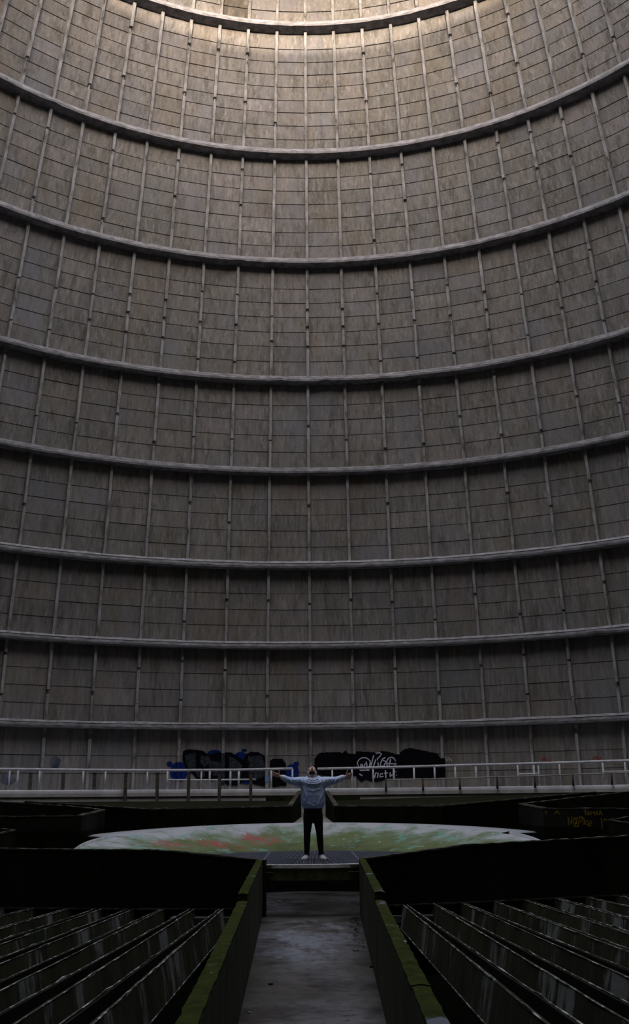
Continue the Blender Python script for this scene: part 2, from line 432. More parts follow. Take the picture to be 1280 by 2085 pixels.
chf = MB(); chf.box((-0.5, Y_NEAR, -0.6), (0.5, 24.6, -0.02))
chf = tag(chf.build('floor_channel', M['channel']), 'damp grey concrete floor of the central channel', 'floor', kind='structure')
for i, (a, b_) in enumerate(slabs):
    if i < 2:
        s_ = MB(); s_.hexa([(-half(a) - 0.03, a, -0.1), (half(a) + 0.03, a, -0.1), (half(b_) + 0.03, b_, -0.1), (-half(b_) - 0.03, b_, -0.1)],
                           [(-half(a) - 0.03, a, 0), (half(a) + 0.03, a, 0), (half(b_) + 0.03, b_, 0), (-half(b_) - 0.03, b_, 0)])
    else:
        s_ = MB(); s_.box((-2.35, a, -0.1), (2.35, b_, 0))
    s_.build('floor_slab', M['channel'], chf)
for sgn, nm in ((-1, 'left'), (1, 'right')):
    root = MB(); T = 0.105
    def wallbox(mb, a, b_, z0, z1, t0=0.0, t1=T):
        A, B = half(a), half(b_)
        lo = [(sgn * (A + t0), a, z0), (sgn * (A + t1), a, z0), (sgn * (B + t1), b_, z0), (sgn * (B + t0), b_, z0)]
        mb.hexa(lo, [(x, y, z1) for x, y, z in lo])
    wallbox(root, Y_STEP, Y_END, -0.9, TOPH - 0.012); wallbox(root, Y_NEAR, Y_STEP, -0.9, TOPH - 0.092)
    wo = tag(root.build('wall_channel_' + nm, M['mosswall']), 'mossy concrete wall on the %s side of the central channel' % nm, 'wall', kind='structure')
    # moss cap laid along the top, in a few uneven lengths
    cuts = [(Y_STEP, 15.2, TOPH), (15.2, Y_END, TOPH), (Y_NEAR, 6.4, TOPH - 0.08), (6.4, 9.2, TOPH - 0.08), (9.2, Y_STEP, TOPH - 0.08)]
    for a, b_, z in cuts:
        mb = MB(); n = max(4, int((b_ - a) / 0.12)); secs = []
        for i in range(n + 1):
            y = a + (b_ - a) * i / n; h = half(y); e0, e1 = random.uniform(-0.005, 0.002), random.uniform(-0.004, 0.006)
            zz = z + random.uniform(-0.004, 0.006)
            secs.append([(sgn * (h + e0), y, z - 0.02), (sgn * (h + e0), y, zz), (sgn * (h + T * 0.5), y, zz + 0.008), (sgn * (h + T + e1), y, zz), (sgn * (h + T + e1), y, z - 0.03)])
        vs = [v for s_ in secs for v in s_]; fs = []
        for i in range(n):
            for k in range(5):
                fs.append((i * 5 + k, i * 5 + (k + 1) % 5, (i + 1) * 5 + (k + 1) % 5, (i + 1) * 5 + k))
        fs += [tuple(range(5)), tuple(n * 5 + k for k in range(4, -1, -1))]
        mb.add(vs, fs); mb.build('moss_cap', M['moss'], wo)

# ------------------------------------------------------------------ near basins either side of the channel
HC = 20.8                       # hub centre
nearL = [at(538, 1752, 18.25), at(315, 1731, 18.7), at(176, 1730.5, 19.25), at(0, 1728, 20.0)]
nearR = [at(735, 1750, 18.25), at(954, 1720.5, 18.7), at(1089, 1713, 19.15), at(1280, 1702, 19.8)]
for pl in (nearL, nearR):
    pl.append(pl[-1] + (pl[-1] - pl[-2]) * 0.5)
def strip(mb, pts, th, zb):
    for p, q in zip(pts, pts[1:]): mb.wall(p, q, th, p.z, q.z, zb)
def basin_wall(pts, name, label, th):
    t = thing(name, label, 'basin', loc=(pts[1].x, pts[1].y, -0.9))
    for p, q in zip(pts, pts[1:]):
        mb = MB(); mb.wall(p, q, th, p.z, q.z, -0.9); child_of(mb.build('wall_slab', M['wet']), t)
        mb = MB(); n = 14; secs = []
        d = Vector((q.x - p.x, q.y - p.y)); d.normalize(); nn = Vector((-d.y, d.x)) * th
        for i in range(n + 1):
            c = p + (q - p) * (i / n); e = random.uniform(-0.006, 0.01); h = random.uniform(0.004, 0.02)
            sg = 1 if th > 0 else -1
            secs.append([(c.x - nn.x * 0.06, c.y - nn.y * 0.06, c.z - 0.012 + e), (c.x - nn.x * 0.05, c.y - nn.y * 0.05, c.z + h), (c.x + nn.x, c.y + nn.y, c.z + h), (c.x + nn.x, c.y + nn.y, c.z - 0.02)])
        vs = [v for s_ in secs for v in s_]; fs = []
        for i in range(n):
            for k in range(4): fs.append((i * 4 + k, i * 4 + (k + 1) % 4, (i + 1) * 4 + (k + 1) % 4, (i + 1) * 4 + k))
        mb.add(vs, fs); child_of(mb.build('crumbling_edge', M['lipdark']), t)
    return t
M['lipdark'] = mat_rough('worn_mossy_edge', [(0.35, (0.02, 0.022, 0.014)), (0.55, (0.07, 0.07, 0.055)), (0.75, (0.26, 0.26, 0.25))], 5, rough=0.9)
bwL = basin_wall(nearL, 'basin', 'tall black concrete basin wall left of the channel in the foreground', -0.14)
bwR = basin_wall(nearR, 'basin', 'tall black concrete basin wall right of the channel in the foreground', 0.14)

# ------------------------------------------------------------------ troughs running towards the camera
TA, TB = at(451.9, 1852.7, 18.15), at(822, 1844.7, 18.15)
TD = ray(642, 1697)
TN = (TB - TA).cross(TD).normalized()
def on_trough(px, py):
    d = ray(px, py); o = Vector((0, 0, CZ))
    t = (TA - o).dot(TN) / d.dot(TN)
    return o + d * t
def behind(P, poly):             # signed: positive when P lies behind the near basin wall
    for a, b_ in zip(poly, poly[1:]):
        x0, x1 = sorted((a.x, b_.x))
        if x0 - 1e-6 <= P.x <= x1 + 1e-6:
            return P.y - (a.y + (b_.y - a.y) * (P.x - a.x) / (b_.x - a.x))
    e = poly[0] if abs(P.x) < abs(poly[0].x) else poly[-1]
    return P.y - e.y
def trough_line(s_far, s_near, poly):
    P, Q = on_trough(642 + s_far * 150, 1847), on_trough(642 + s_near * 380, 2077)
    d = (Q - P); d /= -d.y
    lo, hi = -9.0, 9.0           # slide the far end along until it meets the wall
    for _ in range(50):
        mid = (lo + hi) / 2
        if behind(P + d * mid, poly) > -0.02: lo = mid
        else: hi = mid
    F = P + d * hi
    return F, F + d * (F.y - 3.2)
sets = {'left': (nearL, [(-1.221, -1.166, -1.27, -1.34), (-1.60, -1.575, -1.66, -1.757), (-2.0, -2.0, -2.04, -2.15), (-2.40, -2.42, -2.49, -2.55), (-2.83, -2.84, -2.915, -2.99),
                         (-3.26, -3.36, -3.32, -3.42), (-3.76, -3.83, -3.82, -3.90), (-4.18, -4.20, -4.25, -4.29), (-4.69, -4.66, -4.76, -4.76), (-5.2, -5.2, -5.27, -5.3)]),
        'right': (nearR, [(1.219, 1.212, 1.287, 1.395), (1.674, 1.655, 1.71, 1.86), (2.11, 2.177, 2.17, 2.35), (2.627, 2.64, 2.67, 2.75), (3.12, 3.12, 3.19, 3.22),
                          (3.67, 3.58, 3.75, 3.70), (4.26, 4.35, 4.33, 4.44), (4.85, 4.95, 4.92, 5.03), (5.46, 5.45, 5.53, 5.54), (6.05, 6.05, 6.13, 6.14)])}
ords = ['first', 'second', 'third', 'fourth', 'fifth', 'sixth', 'seventh', 'eighth', 'ninth', 'tenth']
for side, (poly, lines) in sets.items():
    sg = -1 if side == 'left' else 1
    for i, (a0, a1, b0, b1) in enumerate(lines):
        F, Nn = trough_line(a0, a1, poly); F2, N2 = trough_line(b0, b1, poly)
        t = thing('concrete_trough', 'stained concrete trough, %s one %s of the central channel' % (ords[i], side), 'trough', 'concrete troughs beside the channel', loc=(F.x, F.y, -0.9))
        HW = 0.35; th = 0.028; SL = 0.065
        def plank(P, Q, inward, z0, z1, name, mat, tt=th, sl=0.0):
            ns = 12; mb = MB(); secs = []
            for k in range(ns + 1):
                c = P + (Q - P) * (k / ns); jz = random.uniform(-0.006, 0.006); jb = random.uniform(-0.012, 0.012)
                secs.append([(c.x - inward * sl, c.y, c.z + z0 + jb), (c.x, c.y, c.z + z1 + jz), (c.x + inward * tt, c.y, c.z + z1 + jz), (c.x + inward * (tt - sl), c.y, c.z + z0 + jb)])
            vs = [v for s_ in secs for v in s_]; fs = []
            for k in range(ns):
                for j in range(4): fs.append((k * 4 + j, k * 4 + (j + 1) % 4, (k + 1) * 4 + (j + 1) % 4, (k + 1) * 4 + j))
            fs += [(0, 1, 2, 3), tuple(ns * 4 + j for j in (3, 2, 1, 0))]
            mb.add(vs, fs); return child_of(mb.build(name, mat), t)
        plank(F, Nn, sg, -HW, 0, 'side_wall', M['trough'], th, SL)
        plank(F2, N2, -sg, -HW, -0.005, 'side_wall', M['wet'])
        if i == 0:
            bx = Vector((-sg * SL, 0, -HW)); mbb = MB(); mbb.tube([F + bx, Nn + bx], 0.007, 6); child_of(mbb.build('chipped_lip', M['lip']), t)
        mb = MB(); z = -HW
        mb.hexa([F + Vector((0, 0, z - 0.03)), Nn + Vector((0, 0, z - 0.03)), N2 + Vector((0, 0, z - 0.03)), F2 + Vector((0, 0, z - 0.03))],
                [F + Vector((0, 0, z + 0.02)), Nn + Vector((0, 0, z + 0.02)), N2 + Vector((0, 0, z + 0.02)), F2 + Vector((0, 0, z + 0.02))])
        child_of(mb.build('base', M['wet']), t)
        for P, Q, inw in ((F, Nn, sg), (F2, N2, -sg)):
            ns = 60; mb = MB(); secs = []
            for k in range(ns + 1):
                c = P + (Q - P) * (k / ns); w = random.uniform(0.002, 0.005) + (0.012 if random.random() < 0.05 else 0); e = random.uniform(0.0, 0.008)
                secs.append([(c.x - inw * e, c.y, c.z + 0.001 - w), (c.x - inw * e, c.y, c.z + w), (c.x + inw * 0.009, c.y, c.z + w), (c.x + inw * 0.009, c.y, c.z - 0.004)])
            vs = [v for s_ in secs for v in s_]; fs = []
            for k in range(ns):
                for j in range(4): fs.append((k * 4 + j, k * 4 + (j + 1) % 4, (k + 1) * 4 + (j + 1) % 4, (k + 1) * 4 + j))
            mb.add(vs, fs); child_of(mb.build('chipped_lip', M['lip']), t)
    # ledge that carries the far ends of the troughs
    pts = []
    for p in poly[:-1]:
        pts.append(p)
    mb = MB()
    for p, q in zip(poly, poly[1:]):
        def zt(v): 
            k = (TA - Vector((v.x, v.y, 0))).dot(TN) / TN.z
            return k
        mb.wall((p.x, p.y - 0.03), (q.x, q.y - 0.03), 0.03 * (1 if side == 'right' else -1), zt(p) + 0.012, zt(q) + 0.012, zt(p) - 0.01, zt(q) - 0.01)
    child_of(mb.build('ledge', M['lipdark']), bwL if side == 'left' else bwR)

# ------------------------------------------------------------------ hub: slab, grating, bowl
GZ = at(636, 1760, 18.3).z      # top of the grating
HR = HC - 18.3
M['hubmoss'] = mat_rough('mossy_hub_beam', [(0.3, (0.05, 0.06, 0.025)), (0.55, (0.11, 0.125, 0.05)), (0.75, (0.20, 0.20, 0.12))], 5, rough=0.95)
mb = MB(); a0 = math.pi - 0.345; a1 = math.pi + 0.345
lathe(mb, [(HR, GZ - 0.26), (HR, GZ - 0.055), (HR - 0.28, GZ - 0.055), (HR - 0.28, GZ - 0.26)], 20, True, a0, a1, HC)
hub = tag(mb.build('wall_hub_front', M['hubmoss']), 'mossy concrete beam under the front edge of the grating', 'beam', kind='structure')
mb = MB(); lathe(mb, [(HR + 0.018, GZ - 0.06), (HR + 0.012, GZ - 0.004), (HR - 0.02, GZ), (HR - 0.07, GZ), (HR - 0.07, GZ - 0.06)], 20, True, a0, a1, HC)
M['white'] = mat_rough('worn_white_edge', [(0.3, (0.34, 0.36, 0.30)), (0.5, (0.60, 0.62, 0.60)), (0.7, (0.80, 0.81, 0.82))], 5, patch=[((0.10, 0.16, 0.05), 3, 0.56, 0.66, (1, 1, 1), (1, 5, 1))])
mb.build('white_edge', M['white'], hub)
mb = MB(); lathe(mb, [(HR - 0.02, GZ - 0.05), (HR - 0.02, -0.3), (HR + 0.1, -0.3), (HR + 0.1, GZ - 0.05)], 60, True, -math.pi + 0.345, math.pi - 0.345, HC)
tag(mb.build('wall_pit', M['wet']), 'dark round pit wall below the grating', 'wall', kind='structure')

rim_z = lambda y: max(CZ - 0.49 + 0.075 * (y - 25.2), GZ + 0.0)
RIM = 4.42
def clipR(a):
    # farthest radius from the hub centre in direction a that stays behind the near basin walls
    dx, dy = math.sin(a), math.cos(a); r = 7.0
    poly = nearL if dx < 0 else nearR
    lo, hi = 0.0, 7.0
    for _ in range(40):
        m_ = (lo + hi) / 2; P = Vector((dx * m_, HC + dy * m_, 0))
        if abs(P.x) < abs(poly[0].x) and P.y < 18.3: ok = False
        else: ok = behind(P, poly) > 0.12
        if ok: lo = m_
        else: hi = m_
    return lo
def mat_bowl():
    mt, nt, b = nmat('painted_mossy_bowl'); p = position(nt)
    sub = N(nt, 'ShaderNodeVectorMath', operation='SUBTRACT'); nt.links.new(p, sub.inputs[0]); sub.inputs[1].default_value = (0, HC, 0)
    sx = N(nt, 'ShaderNodeSeparateXYZ'); nt.links.new(sub.outputs[0], sx.inputs[0])
    rr = math_(nt, 'SQRT', math_(nt, 'ADD', math_(nt, 'POWER', sx.outputs[0], 2.0), math_(nt, 'POWER', sx.outputs[1], 2.0)))
    w = noise(nt, p, 1.6, 5, 0.65)
    t = math_(nt, 'ADD', math_(nt, 'MULTIPLY', math_(nt, 'SUBTRACT', rr, 2.5), 0.45), math_(nt, 'MULTIPLY', math_(nt, 'SUBTRACT', w, 0.5), 1.5))
    col = ramp(nt, t, [(0.0, (0.08, 0.098, 0.035)), (0.28, (0.12, 0.16, 0.06)), (0.50, (0.15, 0.20, 0.11)), (0.68, (0.26, 0.32, 0.28)), (0.86, (0.45, 0.46, 0.52))])
    teal = noise(nt, p, 2.3, 5, 0.6, (1, 1, 1), (6, 2, 1))
    col = mix(nt, math_(nt, 'MULTIPLY', ramp(nt, teal, [(0.57, 0), (0.66, 1)]), 0.75), col, (0.17, 0.38, 0.33))
    pale = noise(nt, p, 4.5, 5, 0.7, (1, 1, 1), (1, 12, 1))
    col = mix(nt, ramp(nt, pale, [(0.62, 0), (0.70, 1)]), col, (0.50, 0.53, 0.53))
    # red spray paint, two smears on the left half
    def blob(cx, cy, rx, ry, off):
        dx = math_(nt, 'DIVIDE', math_(nt, 'SUBTRACT', sx.outputs[0], cx), rx)
        dy = math_(nt, 'DIVIDE', math_(nt, 'SUBTRACT', sx.outputs[1], cy), ry)
        d = math_(nt, 'ADD', math_(nt, 'POWER', dx, 2.0), math_(nt, 'POWER', dy, 2.0))
        nz = noise(nt, p, 6, 5, 0.7, (1, 1, 1), off)
        return ramp(nt, math_(nt, 'ADD', d, math_(nt, 'MULTIPLY', math_(nt, 'SUBTRACT', nz, 0.42), 5.5)), [(0.1, 1), (0.9, 0)])
    for cx, cy, rx, ry, off in ((-1.15, 3.3, 0.75, 0.5, (1, 2, 3)), (-2.0, 2.55, 0.9, 0.4, (4, 2, 3)), (-2.9, 1.9, 0.6, 0.5, (9, 2, 3))):
        col = mix(nt, math_(nt, 'MULTIPLY', blob(cx, cy, rx, ry, off), 0.85), col, (0.42, 0.06, 0.075))
    nt.links.new(col, b.inputs['Base Color']); b.inputs['Roughness'].default_value = 0.8
    bump(nt, b, noise(nt, p, 8, 6, 0.65), 0.35, 0.02)
    return mt
M['bowl'] = mat_bowl()
mb = MB(); NA, NR = 120, 9; ring = []
for k in range(NA):
    a = 2 * math.pi * k / NA; cl = max(clipR(a), 0.0)
    row = []
    for i in range(NR + 3):
        if i <= NR: t = i / NR; r = HR - 0.02 + (RIM - HR + 0.02) * t
        else: t = 1; r = RIM + [0.12, 1.25 if math.cos(a) > 0.42 else 0.10][i - NR - 1]
        r = min(r, max(cl, HR - 0.02))
        x, y = math.sin(a) * r, HC + math.cos(a) * r
        zr = rim_z(HC + math.cos(a) * RIM)
        tt = min(1.0, max(0.0, (r - HR + 0.02) / (RIM - HR + 0.02)))
        z = GZ - 0.01 + (zr - GZ + 0.01) * (tt ** 1.25)
        if i == NR + 2: z -= 0.02
        row.append((x, y, z))
    ring.append(row)
vs = [v for r in ring for v in r]; m_ = NR + 3; fs = []
for k in range(NA):
    j = (k + 1) % NA
    for i in range(m_ - 1): fs.append((k * m_ + i, k * m_ + i + 1, j * m_ + i + 1, j * m_ + i))
mb.add(vs, fs)
bo = mb.build('floor_bowl', M['bowl'], smooth=True)
tag(bo, 'pale mossy concrete bowl with red and teal spray paint round the grating', 'bowl', kind='structure')
sol = bo.modifiers.new('thickness', 'SOLIDIFY'); sol.thickness = 0.12; sol.offset = -1

M['grate'] = mat_rough('galvanised_grating', [(0.3, (0.10, 0.11, 0.16)), (0.7, (0.22, 0.24, 0.32))], 5, rough=0.5)
seams = [-2.46, -0.875, 0.875, 2.46]
glab = ['steel bar grating panel on the left of the hub', 'steel bar grating panel in the middle of the hub, under the person', 'steel bar grating panel on the right of the hub']
for gi in range(3):
    x0, x1 = seams[gi] + 0.008, seams[gi + 1] - 0.008
    t = thing('grating_panel', glab[gi], 'grating', 'grating panels over the hub', loc=((x0 + x1) / 2, HC, GZ))
    bars = MB(); n = int((x1 - x0) / 0.026)
    rr = HR - 0.06
    for i in range(n + 1):
        x = x0 + (x1 - x0) * i / n; c = math.sqrt(max(rr * rr - x * x, 0.0))
        y0, y1 = HC - c, HC + c
        poly = nearL if x < 0 else nearR
        if abs(x) > 0.9:
            while y0 < y1 and behind(Vector((x, y0, 0)), poly) < 0.15: y0 += 0.03
        if y1 - y0 > 0.1: bars.box((x - 0.0035, y0, GZ - 0.03), (x + 0.0035, y1, GZ))
    o = child_of(bars.build('bearing_bars', M['grate']), t); o['kind'] = 'stuff'
    cross = MB(); y = HC - rr + 0.03
    while y < HC + rr:
        c = math.sqrt(max(rr * rr - (y - HC) ** 2, 0)); a, b_ = max(x0, -c), min(x1, c)
        if b_ > 0.9 or a < -0.9:
            for sg in (-1, 1):
                pass
        if b_ - a > 0.05:
            # keep clear of the near walls
            while a < b_ and abs(a) > 0.9 and behind(Vector((a, y, 0)), nearL if a < 0 else nearR) < 0.15: a += 0.04
            while a < b_ and abs(b_) > 0.9 and behind(Vector((b_, y, 0)), nearL if b_ < 0 else nearR) < 0.15: b_ -= 0.04
            if b_ - a > 0.05: cross.box((a, y - 0.003, GZ - 0.012), (b_, y + 0.003, GZ - 0.001))
        y += 0.10
    o = child_of(cross.build('cross_rods', M['grate']), t); o['kind'] = 'stuff'
    if gi == 1:
        for x in (x0, x1):
            c = math.sqrt(rr * rr - x * x); fr = MB(); fr.box((x - 0.012, HC - c, GZ - 0.03), (x + 0.012, HC + c, GZ + 0.003))
            child_of(fr.build('frame_bar', M['grate']), t)

# ------------------------------------------------------------------ far and side basins
def P3(px, py, Y): return at(px, py, Y)
def basin(name, label, segs, zb, bed=None, mat='wet', edge='lipdark'):
    c = segs[0][1]
    t = thing(name, label, 'basin', loc=(c.x, c.y, zb))
    for nm, p, q, th in segs:
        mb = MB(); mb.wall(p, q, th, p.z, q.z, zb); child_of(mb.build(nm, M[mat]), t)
        mb = MB(); n = max(6, int((q - p).length / 0.25)); secs = []
        d = Vector((q.x - p.x, q.y - p.y)); d.normalize(); nn = Vector((-d.y, d.x))
        s1 = 1 if th > 0 else -1
        for i in range(n + 1):
            v = p + (q - p) * (i / n); h = random.uniform(0.004, 0.022); e = random.uniform(0.004, 0.014) * s1
            secs.append([(v.x - nn.x * e, v.y - nn.y * e, v.z - 0.012), (v.x - nn.x * e, v.y - nn.y * e, v.z + h), (v.x + nn.x * th, v.y + nn.y * th, v.z + h), (v.x + nn.x * th, v.y + nn.y * th, v.z - 0.012)])
        vs = [v for s_ in secs for v in s_]; fs = []
        for i in range(n):
            for k in range(4): fs.append((i * 4 + k, i * 4 + (k + 1) % 4, (i + 1) * 4 + (k + 1) % 4, (i + 1) * 4 + k))
        fs += [(0, 1, 2, 3), tuple(n * 4 + k for k in (3, 2, 1, 0))]
        mb.add(vs, fs); child_of(mb.build('worn_edge', M[edge]), t)
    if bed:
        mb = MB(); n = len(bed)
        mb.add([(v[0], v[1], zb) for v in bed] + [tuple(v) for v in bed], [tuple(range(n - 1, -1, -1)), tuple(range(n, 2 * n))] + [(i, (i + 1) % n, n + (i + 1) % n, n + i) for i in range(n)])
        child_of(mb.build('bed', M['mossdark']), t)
    return t
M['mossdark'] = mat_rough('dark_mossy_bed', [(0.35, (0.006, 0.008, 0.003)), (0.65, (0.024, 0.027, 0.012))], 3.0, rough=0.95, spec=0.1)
ZB = 0.9
# left side basin
L0, L1, L2, L3 = P3(0, 1662.5, 22.0), P3(166, 1661, 22.5), P3(214, 1649, 25.0), P3(150, 1642, 28.0)
L4 = P3(0, 1632, 31.0); Lm = L0 + (L0 - L1) * 1.2; L5 = L4 + (L4 - L3) * 1.0
basin('basin', 'black concrete basin with a blunt corner, left of the painted bowl', [('front_wall', Lm, L1, 0.12), ('end_wall', L1, L2, 0.12), ('back_wall', L2, L3, 0.12), ('back_wall', L3, L5, 0.12)], 0.85,
      [Vector((v.x, v.y, 1.3)) for v in (L1, L2, L3, L5, Vector((-12, 24, 0)), Lm)])
# right side basin
Q0, Q1, Q2, Q3 = P3(1280, 1646, 21.5), P3(1105, 1646, 22.5), P3(1055, 1637, 25.0), P3(1160, 1625, 28.0)
Q4 = P3(1280, 1612, 31.0); Qm = Q0 + (Q0 - Q1) * 1.2; Q5 = Q4 + (Q4 - Q3) * 1.0
basin('basin', 'black concrete basin with yellow spray paint, right of the painted bowl', [('front_wall', Qm, Q1, -0.12), ('end_wall', Q1, Q2, -0.12), ('back_wall', Q2, Q3, -0.12), ('back_wall', Q3, Q5, -0.12)], 0.85,
      [Vector((v.x, v.y, 1.3)) for v in (Qm, Vector((12, 24, 0)), Q5, Q3, Q2, Q1)])
# wedges at both frame edges
for pts, sg, lab in (((P3(0, 1700, 20.3), P3(32, 1691, 20.8), P3(0, 1687, 21.2)), -1, 'pointed concrete wedge wall at the left edge'),
                     ((P3(1280, 1679, 20.3), P3(1237, 1670, 20.8), P3(1280, 1662, 21.2)), 1, 'pointed concrete wedge wall at the right edge')):
    a, b_, c = pts
    a2, c2 = a + (a - b_) * 0.6, c + (c - b_) * 0.2
    a2.z, c2.z = a.z, c.z
    basin('basin', lab, [('front_wall', a2, b_, 0.07 * -sg), ('back_wall', b_, c2, 0.07 * -sg)], 0.85, None, 'wet', 'lipdark')
# two far basins either side of the far channel
for nm, f0, f1, f2, sg in (('left', P3(594, 1641, 27.0), P3(307, 1648, 26.0), P3(180, 1640, 30.0), -1), ('right', P3(680, 1641, 27.0), P3(900, 1641, 26.0), P3(1055, 1627, 30.0), 1)):
    f3 = f2 + (f2 - f1) * 1.4
    cb = P3(613 if sg < 0 else 662, 1611, 39.3)
    zo = CZ + 0.02
    zo = CZ + 0.03
    bed = [Vector((f0.x, f0.y, f0.z - 0.03)), Vector((cb.x, cb.y, zo)), Vector((sg * 14, 34.5, zo)), Vector((f3.x, f3.y, f3.z - 0.02)), Vector((f1.x, f1.y, f1.z - 0.03))]
    t = basin('basin', 'long low mossy basin below the walkway, %s of the far channel' % nm, [('front_wall', f0, f1, 0.12 * sg), ('side_wall', f1, f3, 0.12 * sg), ('channel_wall', f0, cb, -0.12 * sg)], 0.7, bed)
    for i in range(14):           # worn slat ends just behind the front wall
        u = (i + 0.6) / 14.5; p = f0 + (f1 - f0) * u
        q = Vector((sg * (0.8 + u * 9.5), 37.5, CZ + 0.05))
        q = p + (q - p) * 0.10
        mb = MB(); w = 0.035
        z = p.z - 0.02
        mb.hexa([(p.x - w, p.y + 0.15, z - 0.25), (p.x + w, p.y + 0.15, z - 0.25), (q.x + w, q.y, q.z - 0.25), (q.x - w, q.y, q.z - 0.25)],
                [(p.x - w, p.y + 0.15, z), (p.x + w, p.y + 0.15, z), (q.x + w, q.y, q.z), (q.x - w, q.y, q.z)])
        child_of(mb.build('slat', M['trough']), t)
    xa, xb = (541, 607) if sg < 0 else (664, 733)
    a, b_ = at(xa, 1621, 38.3), at(xb, 1640, 38.3)
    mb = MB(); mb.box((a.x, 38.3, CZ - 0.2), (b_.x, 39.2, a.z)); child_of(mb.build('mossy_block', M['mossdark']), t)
# far channel floor
mb = MB(); mb.box((-0.75, 25.6, 0.6), (0.75, 39.6, CZ - 0.55))
tag(mb.build('floor_far_channel', M['slab']), 'grey floor of the narrow far channel behind the person', 'floor', kind='structure')

# ------------------------------------------------------------------ railings and posts
def on_cyl(px, py, r): return on_wall(px, py, lambda z: r)
def rail_pts(pxs, r):
    return [on_cyl(x, y, r) for x, y in pxs]
def railing(label, rails, posts, r, zfoot, mat, rr, rp, grp=None):
    first = rails[0][0]; c = on_cyl(first[0], first[1], r)
    t = thing('walkway_railing', label, 'railing', grp, loc=(c.x, c.y, zfoot))
    for pxs, rad, nm in rails:
        P = []
        for (xa, ya), (xb, yb) in zip(pxs, pxs[1:]):
            n = max(1, int(abs(xb - xa) / 45))
            P += [on_cyl(xa + (xb - xa) * i / n, ya + (yb - ya) * i / n, r) for i in range(n)]
        P.append(on_cyl(pxs[-1][0], pxs[-1][1], r))
        mb = MB(); mb.tube(P, rad, 8); child_of(mb.build(nm, mat, smooth=True), t)
    for x, ytop in posts:
        p = on_cyl(x, ytop, r)
        mb = MB(); mb.tube([(p.x, p.y, zfoot), (p.x, p.y, p.z)], rp * random.uniform(0.85, 1.1), 6); child_of(mb.build('post', mat, smooth=True), t)
    return t
railing_l = [[(-60, 1565), (0, 1566), (300, 1568.5), (480, 1567.5), (595, 1565)]]
def ytop(x): return 1566 + (x / 300) * 2.5 if x < 300 else (1568.5 - (x - 300) / 295 * 3.5 if x < 600 else 1566 - (x - 640) / 640 * 17.5)
lp = [-30, 20, 37, 81, 170, 215, 300, 341, 410, 427, 469, 486, 552, 595]
def railing2(label, toprail, mids, posts, r, zfoot, rr, rp):
    c = on_cyl(toprail[0][0], toprail[0][1], r)
    t = thing('walkway_railing', label, 'railing', loc=(c.x, c.y, zfoot))
    for pxs, rad, nm in [(toprail, rr, 'top_rail')] + [(m_, rr * 0.62, 'mid_rail') for m_ in mids]:
        P = []
        for (xa, ya), (xb, yb) in zip(pxs, pxs[1:]):
            n = max(1, int(abs(xb - xa) / 40))
            P += [on_cyl(xa + (xb - xa) * i / n, ya + (yb - ya) * i / n, r) for i in range(n)]
        P.append(on_cyl(pxs[-1][0], pxs[-1][1], r))
        mb = MB(); mb.tube(P, rad, 8); child_of(mb.build(nm, M['rail'], smooth=True), t)
    for x, yt in posts:
        p = on_cyl(x, yt, r)
        mb = MB(); mb.tube([(p.x, p.y, zfoot), (p.x, p.y, p.z)], rp * random.uniform(0.85, 1.1), 6); child_of(mb.build('post', M['rail'], smooth=True), t)
    return t
railing2('pale steel railing along the walkway, left of the person', railing_l[0], [[(341, 1588), (430, 1588), (520, 1587)]], [(x, ytop(x)) for x in lp], WALK_R + 0.12, WALK_Z, 0.046, 0.036)
rp_ = [676, 716, 759, 801, 842, 884, 926, 968, 1053, 1086, 1095, 1138, 1226, 1271, 1320]
railing2('pale steel railing along the walkway, right of the person', [(646, 1565.5), (800, 1562), (960, 1557.5), (1045, 1555.5), (1120, 1553.5), (1280, 1548.5), (1340, 1546.5)],
         [[(1053, 1576.5), (1095, 1575)], [(1228, 1571.5), (1330, 1569)]], [(x, ytop(x)) for x in rp_], WALK_R + 0.12, WALK_Z, 0.046, 0.036)
# lower pipe rail on short stanchions in front of the right railing
RF = WALK_R - 0.10
t = thing('pipe_rail', 'thin grey pipe rail on dark stanchions before the right walkway railing', 'railing', loc=tuple(on_cyl(785, 1600, RF)))
pr = [(785, 1588), (860, 1586.5), (935, 1584.5), (1011, 1582), (1087.5, 1580), (1165, 1577), (1244, 1574.5), (1330, 1571)]
mb = MB(); mb.tube([on_cyl(x, y, RF) for x, y in pr], 0.026, 6); child_of(mb.build('pipe', M['slab'], smooth=True), t)
for x, y in pr:
    p = on_cyl(x, y, RF); p2 = on_cyl(x, y + 24, RF)
    mb = MB(); mb.tube([(p.x, p.y, p2.z), (p.x, p.y, p.z + 0.02)], 0.036, 6); st = child_of(mb.build('stanchion', M['darksteel'], smooth=True), t)
    mb = MB(); mb.tube([(p.x, p.y - 0.04, p.z - 0.09), (p.x, p.y - 0.04, p.z + 0.0)], 0.06, 8); cl = mb.build('clamp', M['darksteel'], smooth=True); cl.parent = st; cl.matrix_parent_inverse = Matrix.Translation(-t.location)
